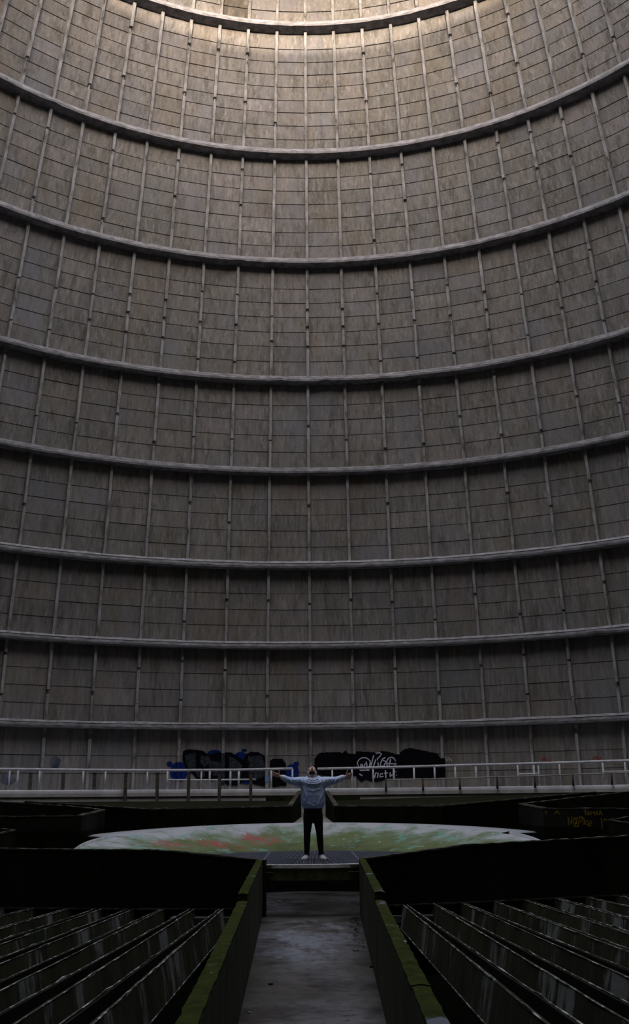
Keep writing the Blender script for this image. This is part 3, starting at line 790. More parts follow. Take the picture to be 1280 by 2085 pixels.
# dark free-standing posts on the left
where = ['farthest left', 'second from the left', 'third from the left', 'fourth from the left', 'fourth from the person', 'third from the person', 'second from the person', 'nearest the person']
for i, x in enumerate((59, 126, 190, 254, 319, 383, 446, 510)):
    a = at(x, 1630, 38.6); b_ = at(x, 1574.5, 38.6)
    t = thing('steel_post', 'dark rusty steel post before the left railing, %s' % where[i], 'post', 'dark posts before the left railing', loc=(a.x, a.y, a.z))
    mb = MB(); mb.box((a.x - 0.055, a.y - 0.05, a.z - 0.02), (a.x + 0.055, a.y + 0.05, b_.z)); child_of(mb.build('upright', M['darksteel']), t)
    mb = MB(); mb.box((a.x - 0.07, a.y - 0.065, b_.z), (a.x + 0.07, a.y + 0.065, b_.z + 0.025)); child_of(mb.build('cap', M['darksteel']), t)

# ------------------------------------------------------------------ spray paint on the wall foot
def flat(name, c, rough=0.85, var=0.25, scale=6): return mat_plain(name, c, 1.0, 0, var, scale, 0.0)
M['pblack'] = flat('black_spray_paint', (0.006, 0.006, 0.008))
M['pgrey'] = flat('charcoal_spray_paint', (0.030, 0.034, 0.042), var=0.6, scale=9)
M['pblue'] = flat('blue_spray_paint', (0.008, 0.022, 0.13))
M['plblue'] = flat('light_blue_spray_paint', (0.12, 0.22, 0.38))
M['pwhite'] = flat('white_spray_paint', (0.50, 0.50, 0.60))
M['pred'] = flat('red_spray_paint', (0.26, 0.035, 0.035))
M['pyellow'] = flat('yellow_spray_paint', (0.26, 0.17, 0.02))
def wall_pt(px, py, off):
    def g(Y):
        d = ray(px, py); x, y, z = d.x * Y, Y - CY, d.z * Y + CZ
        ph = math.atan2(x, y) - PH0; k = math.floor(ph / DPH); mid = (k + 0.5) * DPH
        return math.hypot(x, y) - (RW(z) * math.cos(DPH / 2 * 0.985) / math.cos(ph - mid) - off)
    a, b_ = 30.0, 46.0
    for _ in range(50):
        m_ = (a + b_) / 2
        if g(m_) > 0: b_ = m_
        else: a = m_
    return at(px, py, (a + b_) / 2)
RIBX = [97, 190, 281, 370.5, 458, 546, 634, 720.5, 809, 897, 984.5, 1075.5, 1165.5, 1257.5]
def fill(poly, mapf, off, cuts=True):
    bm = bmesh.new(); vs = [bm.verts.new((x, -y, 0)) for x, y in poly]; bm.faces.new(vs)
    bmesh.ops.triangulate(bm, faces=bm.faces[:])
    if cuts:
        for x in RIBX:
            bmesh.ops.bisect_plane(bm, geom=bm.verts[:] + bm.edges[:] + bm.faces[:], plane_co=(x, 0, 0), plane_no=(1, 0, 0))
    bmesh.ops.triangulate(bm, faces=bm.faces[:])
    for v in bm.verts: v.co = mapf(v.co.x, -v.co.y, off)
    me = bpy.data.meshes.new('paint'); bm.to_mesh(me); bm.free(); return me
def ell(cx, cy, rx, ry, n=20, a0=0.0, a1=2 * math.pi): return [(cx + rx * math.cos(a0 + (a1 - a0) * i / n), cy + ry * math.sin(a0 + (a1 - a0) * i / n)) for i in range(n if a1 - a0 > 6.2 else n + 1)]
def stroke(mb, pts, w, mapf, off):
    # resample, then a ribbon of constant pixel width
    P = []
    for (xa, ya), (xb, yb) in zip(pts, pts[1:]):
        n = max(1, int(math.hypot(xb - xa, yb - ya) / 4)); P += [(xa + (xb - xa) * i / n, ya + (yb - ya) * i / n) for i in range(n)]
    P.append(pts[-1]); L = []
    for i, (x, y) in enumerate(P):
        xa, ya = P[max(i - 1, 0)]; xb, yb = P[min(i + 1, len(P) - 1)]
        d = math.hypot(xb - xa, yb - ya) or 1; nx, ny = -(yb - ya) / d * w / 2, (xb - xa) / d * w / 2
        L.append((mapf(x + nx, y + ny, off), mapf(x - nx, y - ny, off)))
    vs = [v for l in L for v in l]
    mb.add(vs, [(2 * i, 2 * i + 1, 2 * i + 3, 2 * i + 2) for i in range(len(L) - 1)])
def rough_poly(poly, j=1.2):
    out = []
    for (xa, ya), (xb, yb) in zip(poly, poly[1:] + poly[:1]):
        n = max(1, int(math.hypot(xb - xa, yb - ya) / 5))
        for i in range(n):
            out.append((xa + (xb - xa) * i / n + random.uniform(-j, j), ya + (yb - ya) * i / n + random.uniform(-j, j)))
    return out
def rib_paint(t, k, y0, y1, x, mat):
    z1, z0 = wall_pt(x + 6, y0, 0.1).z, wall_pt(x + 6, y1, 0.1).z
    mb = MB(); w = 0.071; ph = PH0 + k * DPH
    def q(dx, dr, z):
        r = RW(z) + dr; return (r * math.sin(ph) + dx * math.cos(ph), CY + r * math.cos(ph) - dx * math.sin(ph), z)
    mb.hexa([q(-w, -0.18, z0), q(w, -0.18, z0), q(w, 0.02, z0), q(-w, 0.02, z0)], [q(-w, -0.18, z1), q(w, -0.18, z1), q(w, 0.02, z1), q(-w, 0.02, z1)])
    return mb.build('painted_rib', mat, t)
gl = thing('graffiti', 'dark bubble letters sprayed over blue on the wall foot, left of the person', 'graffiti')
for poly, m_, off, nm in [
        (ell(364, 1571, 18, 20), 'pblue', 0.020, 'blue_bubble'), (ell(345, 1555.5, 5.8, 5.2), 'pblue', 0.020, 'blue_bubble'),
        (ell(437, 1536, 16, 9), 'pblue', 0.020, 'blue_bubble'), (ell(490, 1542, 14, 11), 'pblue', 0.020, 'blue_bubble'), (ell(497, 1527.5, 5.5, 2.8), 'pblue', 0.020, 'blue_bubble'),
        (ell(594, 1573, 14.5, 17), 'pblue', 0.020, 'blue_bubble'), (ell(603, 1555, 6, 4), 'pblue', 0.020, 'blue_bubble'), (ell(500, 1591, 10, 6), 'pblue', 0.020, 'blue_bubble'),
        (rough_poly([(372, 1530), (380, 1526), (400, 1526), (415, 1530), (424, 1537), (440, 1533), (455, 1532), (470, 1532), (483, 1540), (495, 1547), (500, 1536), (512, 1530.5), (525, 1531.5), (538, 1538), (543, 1555), (544, 1575), (544, 1602), (520, 1598), (500, 1590), (480, 1600), (462, 1598), (450, 1584), (430, 1590), (420, 1587), (400, 1586), (392, 1575), (378, 1565), (372, 1548)], 0.5), 'pblack', 0.026, 'letter_outline'),
        (rough_poly([(549, 1549), (556, 1545), (575, 1545), (582, 1555), (583, 1600), (549, 1603)], 0.4), 'pblack', 0.026, 'letter_outline')]:
    link(nm, fill(poly, wall_pt, off), M[m_], gl)
for poly in [[(376, 1537), (398, 1533), (399, 1565), (388, 1570), (379, 1555)], [(410, 1538), (424, 1539), (430, 1550), (416, 1562), (407, 1552)], [(426, 1552), (450, 1550), (453, 1572), (440, 1581), (424, 1572)],
             [(466, 1540), (480, 1546), (492, 1560), (490, 1588), (466, 1592)], [(505, 1540), (530, 1538), (540, 1555), (538, 1580), (520, 1590), (506, 1578)], [(396, 1570), (418, 1572), (416, 1583), (402, 1582)]]:
    link('letter_fill', fill(rough_poly(poly, 1.0), wall_pt, 0.032), M['pgrey'], gl)
link('light_streak', fill([(542.5, 1577), (544.5, 1572), (544.5, 1592), (542, 1593)], wall_pt, 0.036), M['plblue'], gl)
rib_paint(gl, -3, 1552, 1588, 370.5, M['pblue']); rib_paint(gl, -2, 1534, 1598, 458, M['pgrey']); rib_paint(gl, -1, 1579, 1592, 546, M['plblue'])
gr = thing('graffiti', 'black painted patch with white scrawled lettering on the wall foot, right of the person', 'graffiti')
link('black_patch', fill(rough_poly([(640, 1545), (648, 1535), (655, 1532), (690, 1531), (697, 1534), (703, 1528), (708, 1534), (720, 1534), (727, 1529), (740, 1531), (755, 1531), (765, 1533), (778, 1529), (795, 1532), (810, 1537), (820, 1527), (835, 1523), (855, 1527), (875, 1531), (890, 1535), (897, 1545), (900, 1560), (900, 1583), (860, 1585), (810, 1583), (790, 1586), (768, 1592), (755, 1592), (745, 1588), (735, 1592), (728, 1585), (720, 1578), (712, 1584), (690, 1582), (660, 1580), (645, 1575), (640, 1560)], 0.8), wall_pt, 0.022), M['pblack'], gr)
for k, x, a, b_ in ((0, 634, 1548, 1549), (1, 720.5, 1535, 1580), (2, 809, 1536, 1584), (3, 897, 1544, 1583)):
    if k: rib_paint(gr, k, a, b_, x, M['pblack'])
def zz(pts, ox=720, oy=1520, s=6.737): return [(ox + x / s, oy + y / s) for x, y in pts]
scr = [ell(140, 240, 92, 88, 18, -3.3, 1.3), [(60, 250), (70, 300), (95, 270), (100, 240)], [(110, 240), (130, 290), (160, 230)], [(170, 205), (185, 285), (215, 270), (228, 195)], [(272, 120), (232, 285)], [(300, 178), (268, 285)],
       [(300, 98), (345, 82), (380, 102), (355, 138), (322, 165), (325, 190)], [(330, 215), (335, 275)], [(432, 150), (395, 170), (372, 215), (358, 262), (410, 272), (440, 205), (400, 190)], ell(512, 222, 62, 75, 18, 0, 6.0), [(505, 170), (480, 285)], [(450, 232), (600, 240)], [(585, 238), (622, 245), (620, 275)],
       [(80, 328), (215, 324)], [(282, 432), (300, 360), (335, 368), (322, 430)], [(400, 370), (362, 380), (355, 420), (405, 408)], [(432, 325), (440, 432)], [(418, 368), (465, 362)], [(500, 350), (495, 412), (530, 385)], [(565, 335), (540, 415)], [(590, 335), (604, 385), (580, 395)], [(75, 375), (115, 400)]]
for s_ in scr:
    mb = MB(); stroke(mb, zz(s_), 2.3, wall_pt, 0.032); mb.build('white_stroke', M['pwhite'], gr)
for poly, lab, m_ in ((ell(112, 1553, 11, 13), 'faint blue paint cloud on the wall foot, above the left railing', 'pfaint'), (ell(16, 1586, 15, 12), 'faint blue paint cloud low on the wall at the far left', 'pfaint')):
    if m_ not in M: M[m_] = flat('faint_blue_spray', (0.10, 0.108, 0.15), var=0.6, scale=3)
    o = link('graffiti', fill(rough_poly(poly, 1.5), wall_pt, 0.012), M[m_]); tag(o, lab, 'graffiti')
for x0, y0, lab, m_, pts in ((1103, 1542, 'small red scrawl above the right railing, nearer the person', 'pred', [[(0, 9), (1, 0), (4, 8), (5, 0)], [(7, 3), (8, 8), (11, 4)], [(13, 8), (18, 7)]]),
                             (1207, 1538, 'small red scrawl above the right railing, nearer the right edge', 'pred', [[(0, 9), (1, 0), (4, 8), (6, 0)], ell(9, 6, 2, 3, 8), [(12, 4), (13, 9), (16, 4)]]),
                             (905, 1541, 'small white scrawl beside the black painted patch', 'pwhite', [[(0, 2), (4, 0), (2, 6), (7, 4)], [(8, 1), (9, 8), (13, 3), (14, 9)], [(2, 9), (6, 7)]])):
    t = thing('graffiti', lab, 'graffiti')
    for p in pts:
        mb = MB(); stroke(mb, [(x0 + x, y0 + y) for x, y in p], 1.5, wall_pt, 0.014); mb.build('paint_stroke', M[m_], t)
# yellow lettering on the front of the right basin
pn = Vector((Q1.y - Qm.y, Qm.x - Q1.x, 0)).normalized()
if pn.y > 0: pn = -pn
def basin_pt(px, py, off):
    d = ray(px, py); o = Vector((0, 0, CZ)); A = Vector((Q1.x, Q1.y, 0)) + pn * (off + 0.004)
    return o + d * ((A - o).dot(pn) / d.dot(pn))
yl = thing('graffiti', 'yellow scrawled letters on the black basin right of the bowl', 'graffiti')
ys = [[(660, 106), (702, 100)], [(678, 105), (686, 165)], ell(726, 140, 17, 20, 12), [(755, 166), (766, 110), (785, 142), (805, 106), (812, 168)], [(852, 115), (830, 120), (832, 158), (855, 158)], [(830, 138), (850, 136)], [(866, 166), (886, 100), (914, 166)], [(874, 142), (902, 142)],
      [(262, 158), (290, 95), (326, 158)], [(272, 132), (316, 132)], [(128, 105), (146, 152), (162, 108)],
      [(455, 302), (440, 185), (492, 292), (497, 190)], ell(540, 255, 26, 36, 14), [(520, 210), (580, 196), (526, 325), (590, 312)], [(578, 340), (602, 200), (660, 222), (606, 264)], [(600, 190), (640, 195), (680, 240)], [(668, 212), (664, 300)], [(716, 240), (672, 268), (745, 325)], [(720, 285), (775, 278), (760, 250), (725, 262), (730, 305), (765, 305)],
      [(900, 210), (912, 352)], [(930, 262), (945, 215), (985, 240)], [(935, 240), (975, 225)]]
for p in ys:
    mb = MB(); stroke(mb, zz(p, 1090, 1635), 1.9, basin_pt, 0.004); mb.build('paint_stroke', M['pyellow'], yl)

# ------------------------------------------------------------------ the person on the grating
PY = 19.7
def B(px, py, dy=0.0):           # a body point in the standing plane, dy metres behind it
    v = at(px, py, PY); return Vector((v.x, v.y + dy, v.z))
M['skin'] = mat_plain('skin', (0.78, 0.53, 0.45), 0.55, 0, 0.08, 20)
M['hair'] = mat_plain('dark_brown_hair', (0.022, 0.016, 0.012), 0.6, 0, 0.4, 40)
M['beard'] = mat_plain('short_dark_beard', (0.055, 0.04, 0.032), 0.8, 0, 0.5, 60)
M['trousers'] = mat_plain('black_trousers', (0.006, 0.006, 0.007), 0.85)
M['shoe'] = mat_plain('white_trainers', (0.66, 0.66, 0.70), 0.6, 0, 0.12, 25)
M['sole'] = mat_plain('pale_sole', (0.50, 0.48, 0.46), 0.7)
M['heel'] = mat_plain('blue_shoe_collar', (0.10, 0.14, 0.40), 0.7)
M['cord'] = mat_plain('pale_drawstring', (0.62, 0.62, 0.66), 0.7)
M['tee'] = mat_plain('pink_tee_shirt', (0.50, 0.25, 0.33), 0.8)
M['red'] = mat_plain('red_hem', (0.16, 0.02, 0.015), 0.8)
def mat_hoodie():
    mt, nt, b = nmat('pale_blue_hoodie'); p = position(nt)
    n = noise(nt, p, 5, 4, 0.55, (1, 1, 0.6))
    nt.links.new(ramp(nt, n, [(0.3, (0.34, 0.48, 0.95)), (0.55, (0.55, 0.67, 0.97)), (0.75, (0.82, 0.86, 0.97))]), b.inputs['Base Color'])
    b.inputs['Roughness'].default_value = 0.75
    bump(nt, b, noise(nt, p, 9, 3, 0.5, (1, 1, 0.5)), 0.6, 0.03)
    return mt
M['hoodie'] = mat_hoodie()
def fused(mb, name, mat, parent, voxel, smooth_it=4):
    me = mb.mesh(name + '_src'); tmp = bpy.data.objects.new('tmp', me); COL.objects.link(tmp)
    r = tmp.modifiers.new('r', 'REMESH'); r.mode = 'VOXEL'; r.voxel_size = voxel; r.use_smooth_shade = True
    sm = tmp.modifiers.new('s', 'SMOOTH'); sm.iterations = smooth_it; sm.factor = 0.5
    dg = bpy.context.evaluated_depsgraph_get(); dg.update()
    out = bpy.data.meshes.new_from_object(tmp.evaluated_get(dg)); out.name = name
    bpy.data.objects.remove(tmp); bpy.data.meshes.remove(me)
    return link(name, out, mat, parent, True)
# measures
hipL, hipR = B(627.5, 1657), B(646.5, 1657)
kneeL, kneeR = B(625, 1698, -0.02), B(650.5, 1698, -0.02)
ankL, ankR = B(624.5, 1738, 0.01), B(653.5, 1738, 0.01)
shL, shR = B(616, 1589), B(658, 1589)
elL, elR = B(592, 1590), B(683, 1588.5)
wrL, wrR = B(570, 1580.5), B(703, 1581)
neck0, neck1 = B(636, 1588, 0.01), B(635, 1577, 0.03)
body = MB()
for h, k, a in ((hipL, kneeL, ankL), (hipR, kneeR, ankR)):
    body.tube([h, h.lerp(k, 0.5), k, k.lerp(a, 0.35), a], [0.078, 0.068, 0.05, 0.05, 0.036], 12)
    f = a + Vector((0, 0, -0.05)); body.tube([a, f, f + Vector((0, -0.05, -0.02))], [0.030, 0.030, 0.026], 10)
body.loft([(B(637, 1663), 0.14, 0.09), (B(637, 1650), 0.155, 0.10), (B(637, 1635), 0.145, 0.095), (B(637, 1610), 0.175, 0.11), (B(637, 1597), 0.18, 0.11), (B(637, 1588), 0.13, 0.085), (B(637, 1585), 0.07, 0.06)])
for s_, e, w in ((shL, elL, wrL), (shR, elR, wrR)):
    body.tube([s_.lerp(B(637, 1592), 0.3), s_, s_.lerp(e, 0.5), e, e.lerp(w, 0.4), w], [0.06, 0.06, 0.047, 0.038, 0.038, 0.026], 12)
body.tube([neck0, neck0.lerp(neck1, 0.5), neck1], [0.062, 0.058, 0.058], 14)
# head, thrown back so that the face looks up at the mouth of the tower
TL = R_(58); HF = Vector((0, -math.cos(TL), math.sin(TL))); HU = Vector((0, math.sin(TL), math.cos(TL))); HX = Vector((1, 0, 0))
hc = B(635, 1571.5, 0.045)
def headshape(l):
    x, f, u = l.x, l.y, l.z
    w = 1.0 - 0.22 * max(0.0, -u) ** 1.4 * (0.4 + 0.6 * max(0.0, f))
    f2 = f * (1.0 if f > 0 else 1.08) + (0.10 * math.exp(-((u + 0.78) / 0.22) ** 2) if f > 0.1 else 0.0)
    return Vector((x * w, f2, u))
body.ball(hc, [HX * 0.077, HF * 0.096, HU * 0.118], 22, 16, headshape)
body.ball(hc + HF * 0.098 - HU * 0.022, [HX * 0.015, HF * 0.024, HU * 0.026], 10, 8)              # nose
body.ball(hc + HF * 0.110 - HU * 0.034, [HX * 0.019, HF * 0.012, HU * 0.010], 10, 8)              # nostrils
body.ball(hc + HF * 0.066 - HU * 0.104, [HX * 0.034, HF * 0.026, HU * 0.022], 10, 8)              # chin
for sg in (-1, 1):
    body.ball(hc + HX * (0.080 * sg) - HF * 0.005 - HU * 0.018, [HX * 0.012, HF * 0.020, HU * 0.032], 10, 8)   # ears
    body.ball(hc + HX * (0.045 * sg) + HF * 0.068 - HU * 0.01, [HX * 0.026, HF * 0.020, HU * 0.022], 8, 6)      # cheek bones
    body.tube([hc + HX * 0.012 * sg + HF * 0.088 + HU * 0.034, hc + HX * 0.052 * sg + HF * 0.074 + HU * 0.036], 0.010, 8)   # brow
# hands: palm, four unequal fingers and a thumb from the side of the palm
def hand(w, el, palm_dir, spread_dir, thumb_dir, curl_dir, curls):
    palm_dir = palm_dir.normalized(); spread_dir = spread_dir.normalized(); curl_dir = curl_dir.normalized()
    pc = w + palm_dir * 0.055
    body.tube([w - palm_dir * 0.02, w, w + palm_dir * 0.03], [0.026, 0.026, 0.03], 10)
    body.ball(pc, [palm_dir * 0.055, spread_dir * 0.042, curl_dir * 0.020], 12, 8)
    for i, (o_, ln) in enumerate(((0.031, 0.070), (0.011, 0.080), (-0.010, 0.074), (-0.030, 0.058))):
        k0 = pc + palm_dir * 0.042 + spread_dir * o_
        c = curls[i]; d1 = (palm_dir * math.cos(c) + curl_dir * math.sin(c) + spread_dir * o_ * 3.0).normalized()
        d2 = (palm_dir * math.cos(c * 2.1) + curl_dir * math.sin(c * 2.1) + spread_dir * o_ * 3.0).normalized()
        d3 = (palm_dir * math.cos(c * 3.0) + curl_dir * math.sin(c * 3.0) + spread_dir * o_ * 2.0).normalized()
        a = k0 + d1 * ln * 0.48; b_ = a + d2 * ln * 0.32; e = b_ + d3 * ln * 0.26
        body.tube([k0 - d1 * 0.02, k0, a, b_, e], [0.011, 0.0105, 0.0098, 0.009, 0.0075], 8)
    tb = pc - palm_dir * 0.022 + spread_dir * 0.034
    td = thumb_dir.normalized(); body.tube([tb - td * 0.015, tb + td * 0.03, tb + td * 0.052 + palm_dir * 0.006, tb + td * 0.074 + palm_dir * 0.014], [0.014, 0.0125, 0.011, 0.009], 8)
hand(wrL, elL, Vector((-1, -0.25, 0.30)), Vector((0.25, -0.25, 1)), Vector((0.15, -0.2, 1)), Vector((0, -1, 0.3)), (0.15, 0.2, 0.3, 0.42))
hand(wrR, elR, Vector((1, -0.35, 0.25)), Vector((-0.2, -0.3, 1)), Vector((0.1, -0.25, 1)), Vector((0, -1, 0.15)), (0.45, 0.55, 0.62, 0.7))
person = fused(body, 'person', M['skin'], None, 0.0055, 3)
tag(person, 'person in pale blue hoodie and black trousers, arms spread wide, head thrown back', 'person')
# face details
mb = MB(); mb.ball(hc + HF * 0.092 - HU * 0.062, [HX * 0.026, HF * 0.008, HU * 0.009], 12, 8); mb.build('lips', mat_plain('lips', (0.38, 0.13, 0.11), 0.5), person, True)
for sg in (-1, 1):
    mb = MB(); mb.ball(hc + HX * 0.033 * sg + HF * 0.083 + HU * 0.016, [HX * 0.016, HF * 0.008, HU * 0.007], 10, 6); mb.build('eye', mat_plain('eyes', (0.30, 0.24, 0.22), 0.3), person, True)
    mb = MB(); mb.tube([hc + HX * 0.012 * sg + HF * 0.101 + HU * 0.034, hc + HX * 0.034 * sg + HF * 0.093 + HU * 0.042, hc + HX * 0.056 * sg + HF * 0.080 + HU * 0.036], 0.005, 6); mb.build('eyebrow', M['hair'], person, True)
    mb = MB(); mb.ball(hc + HX * 0.009 * sg + HF * 0.118 - HU * 0.042, [HX * 0.005, HF * 0.005, HU * 0.004], 6, 5); mb.build('nostril', M['hair'], person, True)
# beard along the jaw and under the chin, its dark colour also covering the jaw's shadow
def beardshape(l):
    v = headshape(l); return v * 1.0
mb = MB(); n1, n2 = 22, 9; vs = []; fs = []
for i in range(n2 + 1):
    th = math.pi * (0.74 + 0.20 * i / n2)
    for k in range(n1 + 1):
        ph = math.pi * (0.04 + 0.92 * k / n1)
        l = Vector((math.sin(th) * math.cos(ph), math.sin(th) * math.sin(ph), math.cos(th))); l = headshape(l)
        vs.append(hc + HX * 0.0805 * l.x + HF * 0.1005 * l.y + HU * 0.1225 * l.z)
for i in range(n2):
    for k in range(n1): fs.append((i * (n1 + 1) + k, i * (n1 + 1) + k + 1, (i + 1) * (n1 + 1) + k + 1, (i + 1) * (n1 + 1) + k))
mb.add(vs, fs); bd = mb.build('beard', M['beard'], person, True); sm = bd.modifiers.new('t', 'SOLIDIFY'); sm.thickness = 0.006
mb = MB(); mb.ball(hc + HF * 0.068 - HU * 0.106, [HX * 0.036, HF * 0.027, HU * 0.024], 12, 8); mb.build('chin_beard', M['beard'], person, True)
# hair: cap over the back and top of the head
mb = MB()
def hairshape(l):
    v = headshape(l); return v
mb.ball(hc - HF * 0.020 + HU * 0.020, [HX * 0.083, HF * 0.086, HU * 0.112], 18, 12, hairshape); mb.build('hair', M['hair'], person, True)
# trousers
mb = MB()
mb.loft([(B(637, 1676), 0.085, 0.08), (B(637, 1668), 0.158, 0.105), (B(637, 1655), 0.172, 0.118), (B(637, 1643), 0.168, 0.115), (B(637, 1640), 0.16, 0.11)])
for h, k, a in ((hipL, kneeL, ankL), (hipR, kneeR, ankR)):
    mb.tube([h, h.lerp(k, 0.30), h.lerp(k, 0.65), k, k.lerp(a, 0.35), k.lerp(a, 0.75), a + Vector((0, 0, 0.0))], [(0.094, 0.10), (0.090, 0.094), (0.076, 0.080), (0.064, 0.068), (0.062, 0.068), (0.052, 0.055), (0.046, 0.05)], 16)
fused(mb, 'trousers', M['trousers'], person, 0.010, 3)
# hoodie: torso, sleeves, hood bunched round the neck, pouch pocket, rib hem
mb = MB()
mb.loft([(B(637, 1646), 0.178, 0.13), (B(637, 1641), 0.208, 0.148), (B(637, 1634), 0.228, 0.16), (B(637, 1620), 0.230, 0.158), (B(637, 1606), 0.230, 0.15), (B(637, 1597), 0.226, 0.14), (B(637, 1590), 0.205, 0.125), (B(637, 1585.5), 0.150, 0.105), (B(637, 1583), 0.10, 0.085)], 28)
for s_, e, w in ((shL, elL, wrL), (shR, elR, wrR)):
    inn = s_.lerp(B(637, 1598), 0.25) + Vector((0, 0, -0.03))
    pts = [inn, s_ + Vector((0, 0, -0.035)), s_.lerp(e, 0.35) + Vector((0, 0, -0.02)), s_.lerp(e, 0.7) + Vector((0, 0, -0.01)), e, e.lerp(w, 0.35) + Vector((0, 0, -0.006)), e.lerp(w, 0.7), w.lerp(e, 0.08)]
    mb.tube(pts, [0.11, 0.105, 0.088, 0.074, 0.064, 0.060, 0.052, 0.038], 16)
    # sleeve folds that run down from the shoulder
    for f in (0.15, 0.35, 0.55, 0.75, 1.0):
        c = s_.lerp(e, f) if f < 1 else e
        rr = 0.095 - 0.032 * f
        mb.tube([c + Vector((-0.03 * (1 if s_.x < 0 else -1), -rr * 0.95, 0.03)), c + Vector((0.02 * (1 if s_.x < 0 else -1), -rr * 1.04, -0.03)), c + Vector((0.05 * (1 if s_.x < 0 else -1), -rr * 0.85, -0.07))], [0.010, 0.013, 0.008], 6)
# folds of the body
for a, b_, c, r in (((616, 1600), (622, 1618), (630, 1636), 0.016), ((660, 1606), (654, 1622), (645, 1640), 0.020), ((618, 1628), (628, 1636), (640, 1641), 0.016), ((626, 1608), (637, 1611), (650, 1607), 0.014), ((622, 1623), (634, 1618), (648, 1621), 0.012)):
    P = []
    for (x, y) in (a, b_, c):
        v = B(x, y); dx = (v.x - B(637, y).x) / 0.232; v.y -= 0.155 * math.sqrt(max(0.03, 1 - dx * dx)); P.append(v)
    mb.tube(P, [r * 0.6, r, r * 0.6], 8)
hd = fused(mb, 'hoodie', M['hoodie'], person, 0.0095, 3)
# hood folds: curved rolls of cloth across the chest below the neck
for i, (dz, wdt, dp, r) in enumerate(((0.0, 0.092, 0.118, 0.015), (-0.032, 0.118, 0.135, 0.014), (-0.064, 0.142, 0.150, 0.014))):
    P = []; c = B(637, 1586.5)
    for k in range(13):
        a = math.pi * (k / 12)
        P.append(c + Vector((wdt * math.cos(a), -dp * (0.72 + 0.28 * math.sin(a)), dz - 0.045 * math.sin(a) + 0.02)))
    m2 = MB(); m2.tube(P, [r * 0.5] + [r] * 11 + [r * 0.5], 10); m2.build('hood_fold', M['hoodie'], person, True)
m2 = MB(); P = []; c = B(637, 1584, 0.05)
for k in range(15):
    a = math.pi * (-0.12 + 1.24 * k / 14); P.append(c + Vector((0.115 * math.cos(a), 0.10 * math.sin(a) - 0.03, 0.012 * math.sin(a))))
m2.tube(P, [0.02] + [0.036] * 13 + [0.02], 10); m2.build('hood', M['hoodie'], person, True)
for x, y1 in ((631.5, 1599), (643, 1606)):
    m2 = MB(); a, b_ = B(x, 1586.5, -0.115), B(x + 0.5, y1, -0.168); m2.tube([a, a.lerp(b_, 0.5) + Vector((0, -0.025, 0.0)), b_], 0.006, 6); m2.build('drawstring', M['cord'], person, True)
m2 = MB(); P = [B(622.5, 1638), B(625.5, 1619), B(648.5, 1619), B(651.5, 1638)]
for v in P:
    dx = (v.x - B(637, 1630).x) / 0.235; v.y -= 0.170 * math.sqrt(max(0.05, 1 - dx * dx))
m2.hexa([v + Vector((0, 0.03, 0)) for v in P], P); m2.build('pocket', M['hoodie'], person, False)
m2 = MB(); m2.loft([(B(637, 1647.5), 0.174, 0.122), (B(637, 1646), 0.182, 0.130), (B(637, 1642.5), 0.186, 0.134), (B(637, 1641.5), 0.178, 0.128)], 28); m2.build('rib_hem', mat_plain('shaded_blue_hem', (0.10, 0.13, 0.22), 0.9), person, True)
m2 = MB(); m2.loft([(B(637, 1589), 0.070, 0.075), (B(637, 1584), 0.066, 0.070)], 20); m2.build('tee_shirt', M['tee'], person, True)
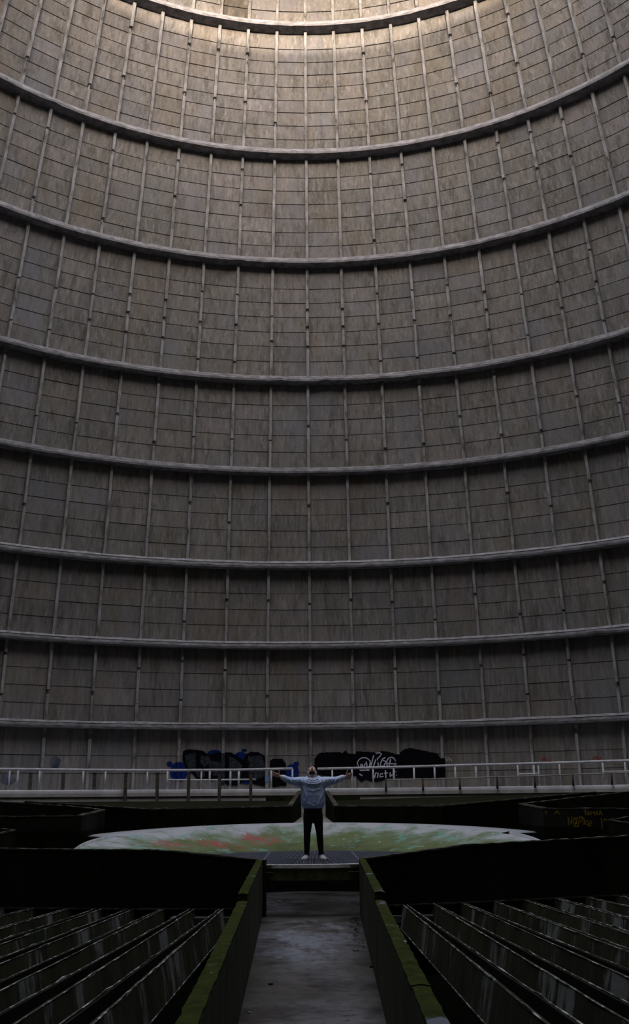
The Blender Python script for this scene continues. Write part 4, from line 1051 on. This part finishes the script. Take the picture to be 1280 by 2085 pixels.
# shoes
for a in (ankL, ankR):
    sg = -1 if a is ankL else 1
    gx = a.x + 0.012 * sg; gz = GZ + 0.001
    m2 = MB()
    secs = [(0.080, 0.040, 0.11), (0.03, 0.050, 0.145), (-0.03, 0.052, 0.135), (-0.09, 0.056, 0.10), (-0.15, 0.058, 0.082), (-0.20, 0.050, 0.066), (-0.228, 0.026, 0.045)]
    vs = []; fs = []; n = 12
    for (dy, w, h) in secs:
        for k in range(n):
            an = 2 * math.pi * k / n; cz = max(-0.55, math.sin(an))
            vs.append((gx + w * math.cos(an) + 0.22 * sg * (-dy), a.y + 0.0 + dy, gz + 0.016 + h * 0.36 * (cz + 0.55)/1.0))
    for i in range(len(secs) - 1):
        for k in range(n): fs.append((i * n + k, i * n + (k + 1) % n, (i + 1) * n + (k + 1) % n, (i + 1) * n + k))
    fs += [tuple(range(n)), tuple((len(secs) - 1) * n + k for k in range(n - 1, -1, -1))]
    m2.add(vs, fs); sh_ = m2.build('shoe', M['shoe'], person, True)
    m3 = MB(); vs = []; fs = []
    for dz in (0, 0.020):
        for (dy, w) in ((0.088, 0.028), (0.075, 0.044), (0.0, 0.052), (-0.09, 0.058), (-0.16, 0.060), (-0.21, 0.048), (-0.238, 0.022)):
            for s2 in (-1, 1): vs.append((gx + s2 * w + 0.22 * sg * (-dy), a.y + dy, gz + dz))
    m = 14
    for i in range(6):
        fs += [(2 * i, 2 * i + 1, 2 * i + 3, 2 * i + 2), (m + 2 * i, m + 2 * i + 2, m + 2 * i + 3, m + 2 * i + 1), (2 * i, 2 * i + 2, m + 2 * i + 2, m + 2 * i), (2 * i + 1, m + 2 * i + 1, m + 2 * i + 3, 2 * i + 3)]
    fs += [(0, m, m + 1, 1), (12, 13, m + 13, m + 12)]
    m3.add(vs, fs); m3.build('sole', M['sole'], sh_)
    m3 = MB(); m3.tube([(a.x, a.y + 0.01, gz + 0.075), (a.x, a.y + 0.015, gz + 0.15)], [0.053, 0.046], 12); m3.build('ankle_collar', M['heel'], sh_, True)

# ------------------------------------------------------------------ litter on the channel floor
M['twig'] = mat_plain('black_twigs', (0.012, 0.010, 0.008), 0.9)
mb = MB()
for i in range(60):
    u = random.random(); y = 18.0 - 4.5 * u * u; x = half(y) - abs(random.gauss(0.0, 0.07)) - 0.05
    an = random.uniform(0, 6.28); l = random.uniform(0.03, 0.07)
    mb.tube([(x, y, 0.006), (x + l * math.cos(an) * 0.5, y + l * math.sin(an) * 0.5, random.uniform(0.008, 0.02)), (x + l * math.cos(an), y + l * math.sin(an), 0.01)], 0.004, 5)
tag(mb.build('twig_litter', M['twig']), 'black twigs and leaf litter along the right foot of the channel', 'litter', kind='stuff')
labs = ['pale stone chip on the channel floor before the grating', 'dark stone left of the middle of the channel floor', 'grey stone near the right wall of the channel', 'flat pale chip at the bottom left of the channel', 'small white chip at the bottom right of the channel', 'pale pebble under the grating edge on the left']
for (px, py, r, mt_), lab in zip(((622, 1814, 0.07, 'crust'), (551, 2005, 0.03, 'twig'), (757, 1970, 0.035, 'twig'), (507, 2063, 0.022, 'slab'), (791, 2075, 0.018, 'crust'), (569, 1837, 0.045, 'slab')), labs):
    d = ray(px, py); Y = -CZ / d.z; p = at(px, py, Y)
    mb = MB(); rnd = random.Random(px)
    mb.ball((p.x, p.y, r * 0.28), [Vector((r, 0, 0)), Vector((0, r * 0.8, 0)), Vector((0, 0, r * 0.34))], 8, 5, lambda l: l * rnd.uniform(0.82, 1.1))
    tag(mb.build('stone', M[mt_]), lab, 'stone')
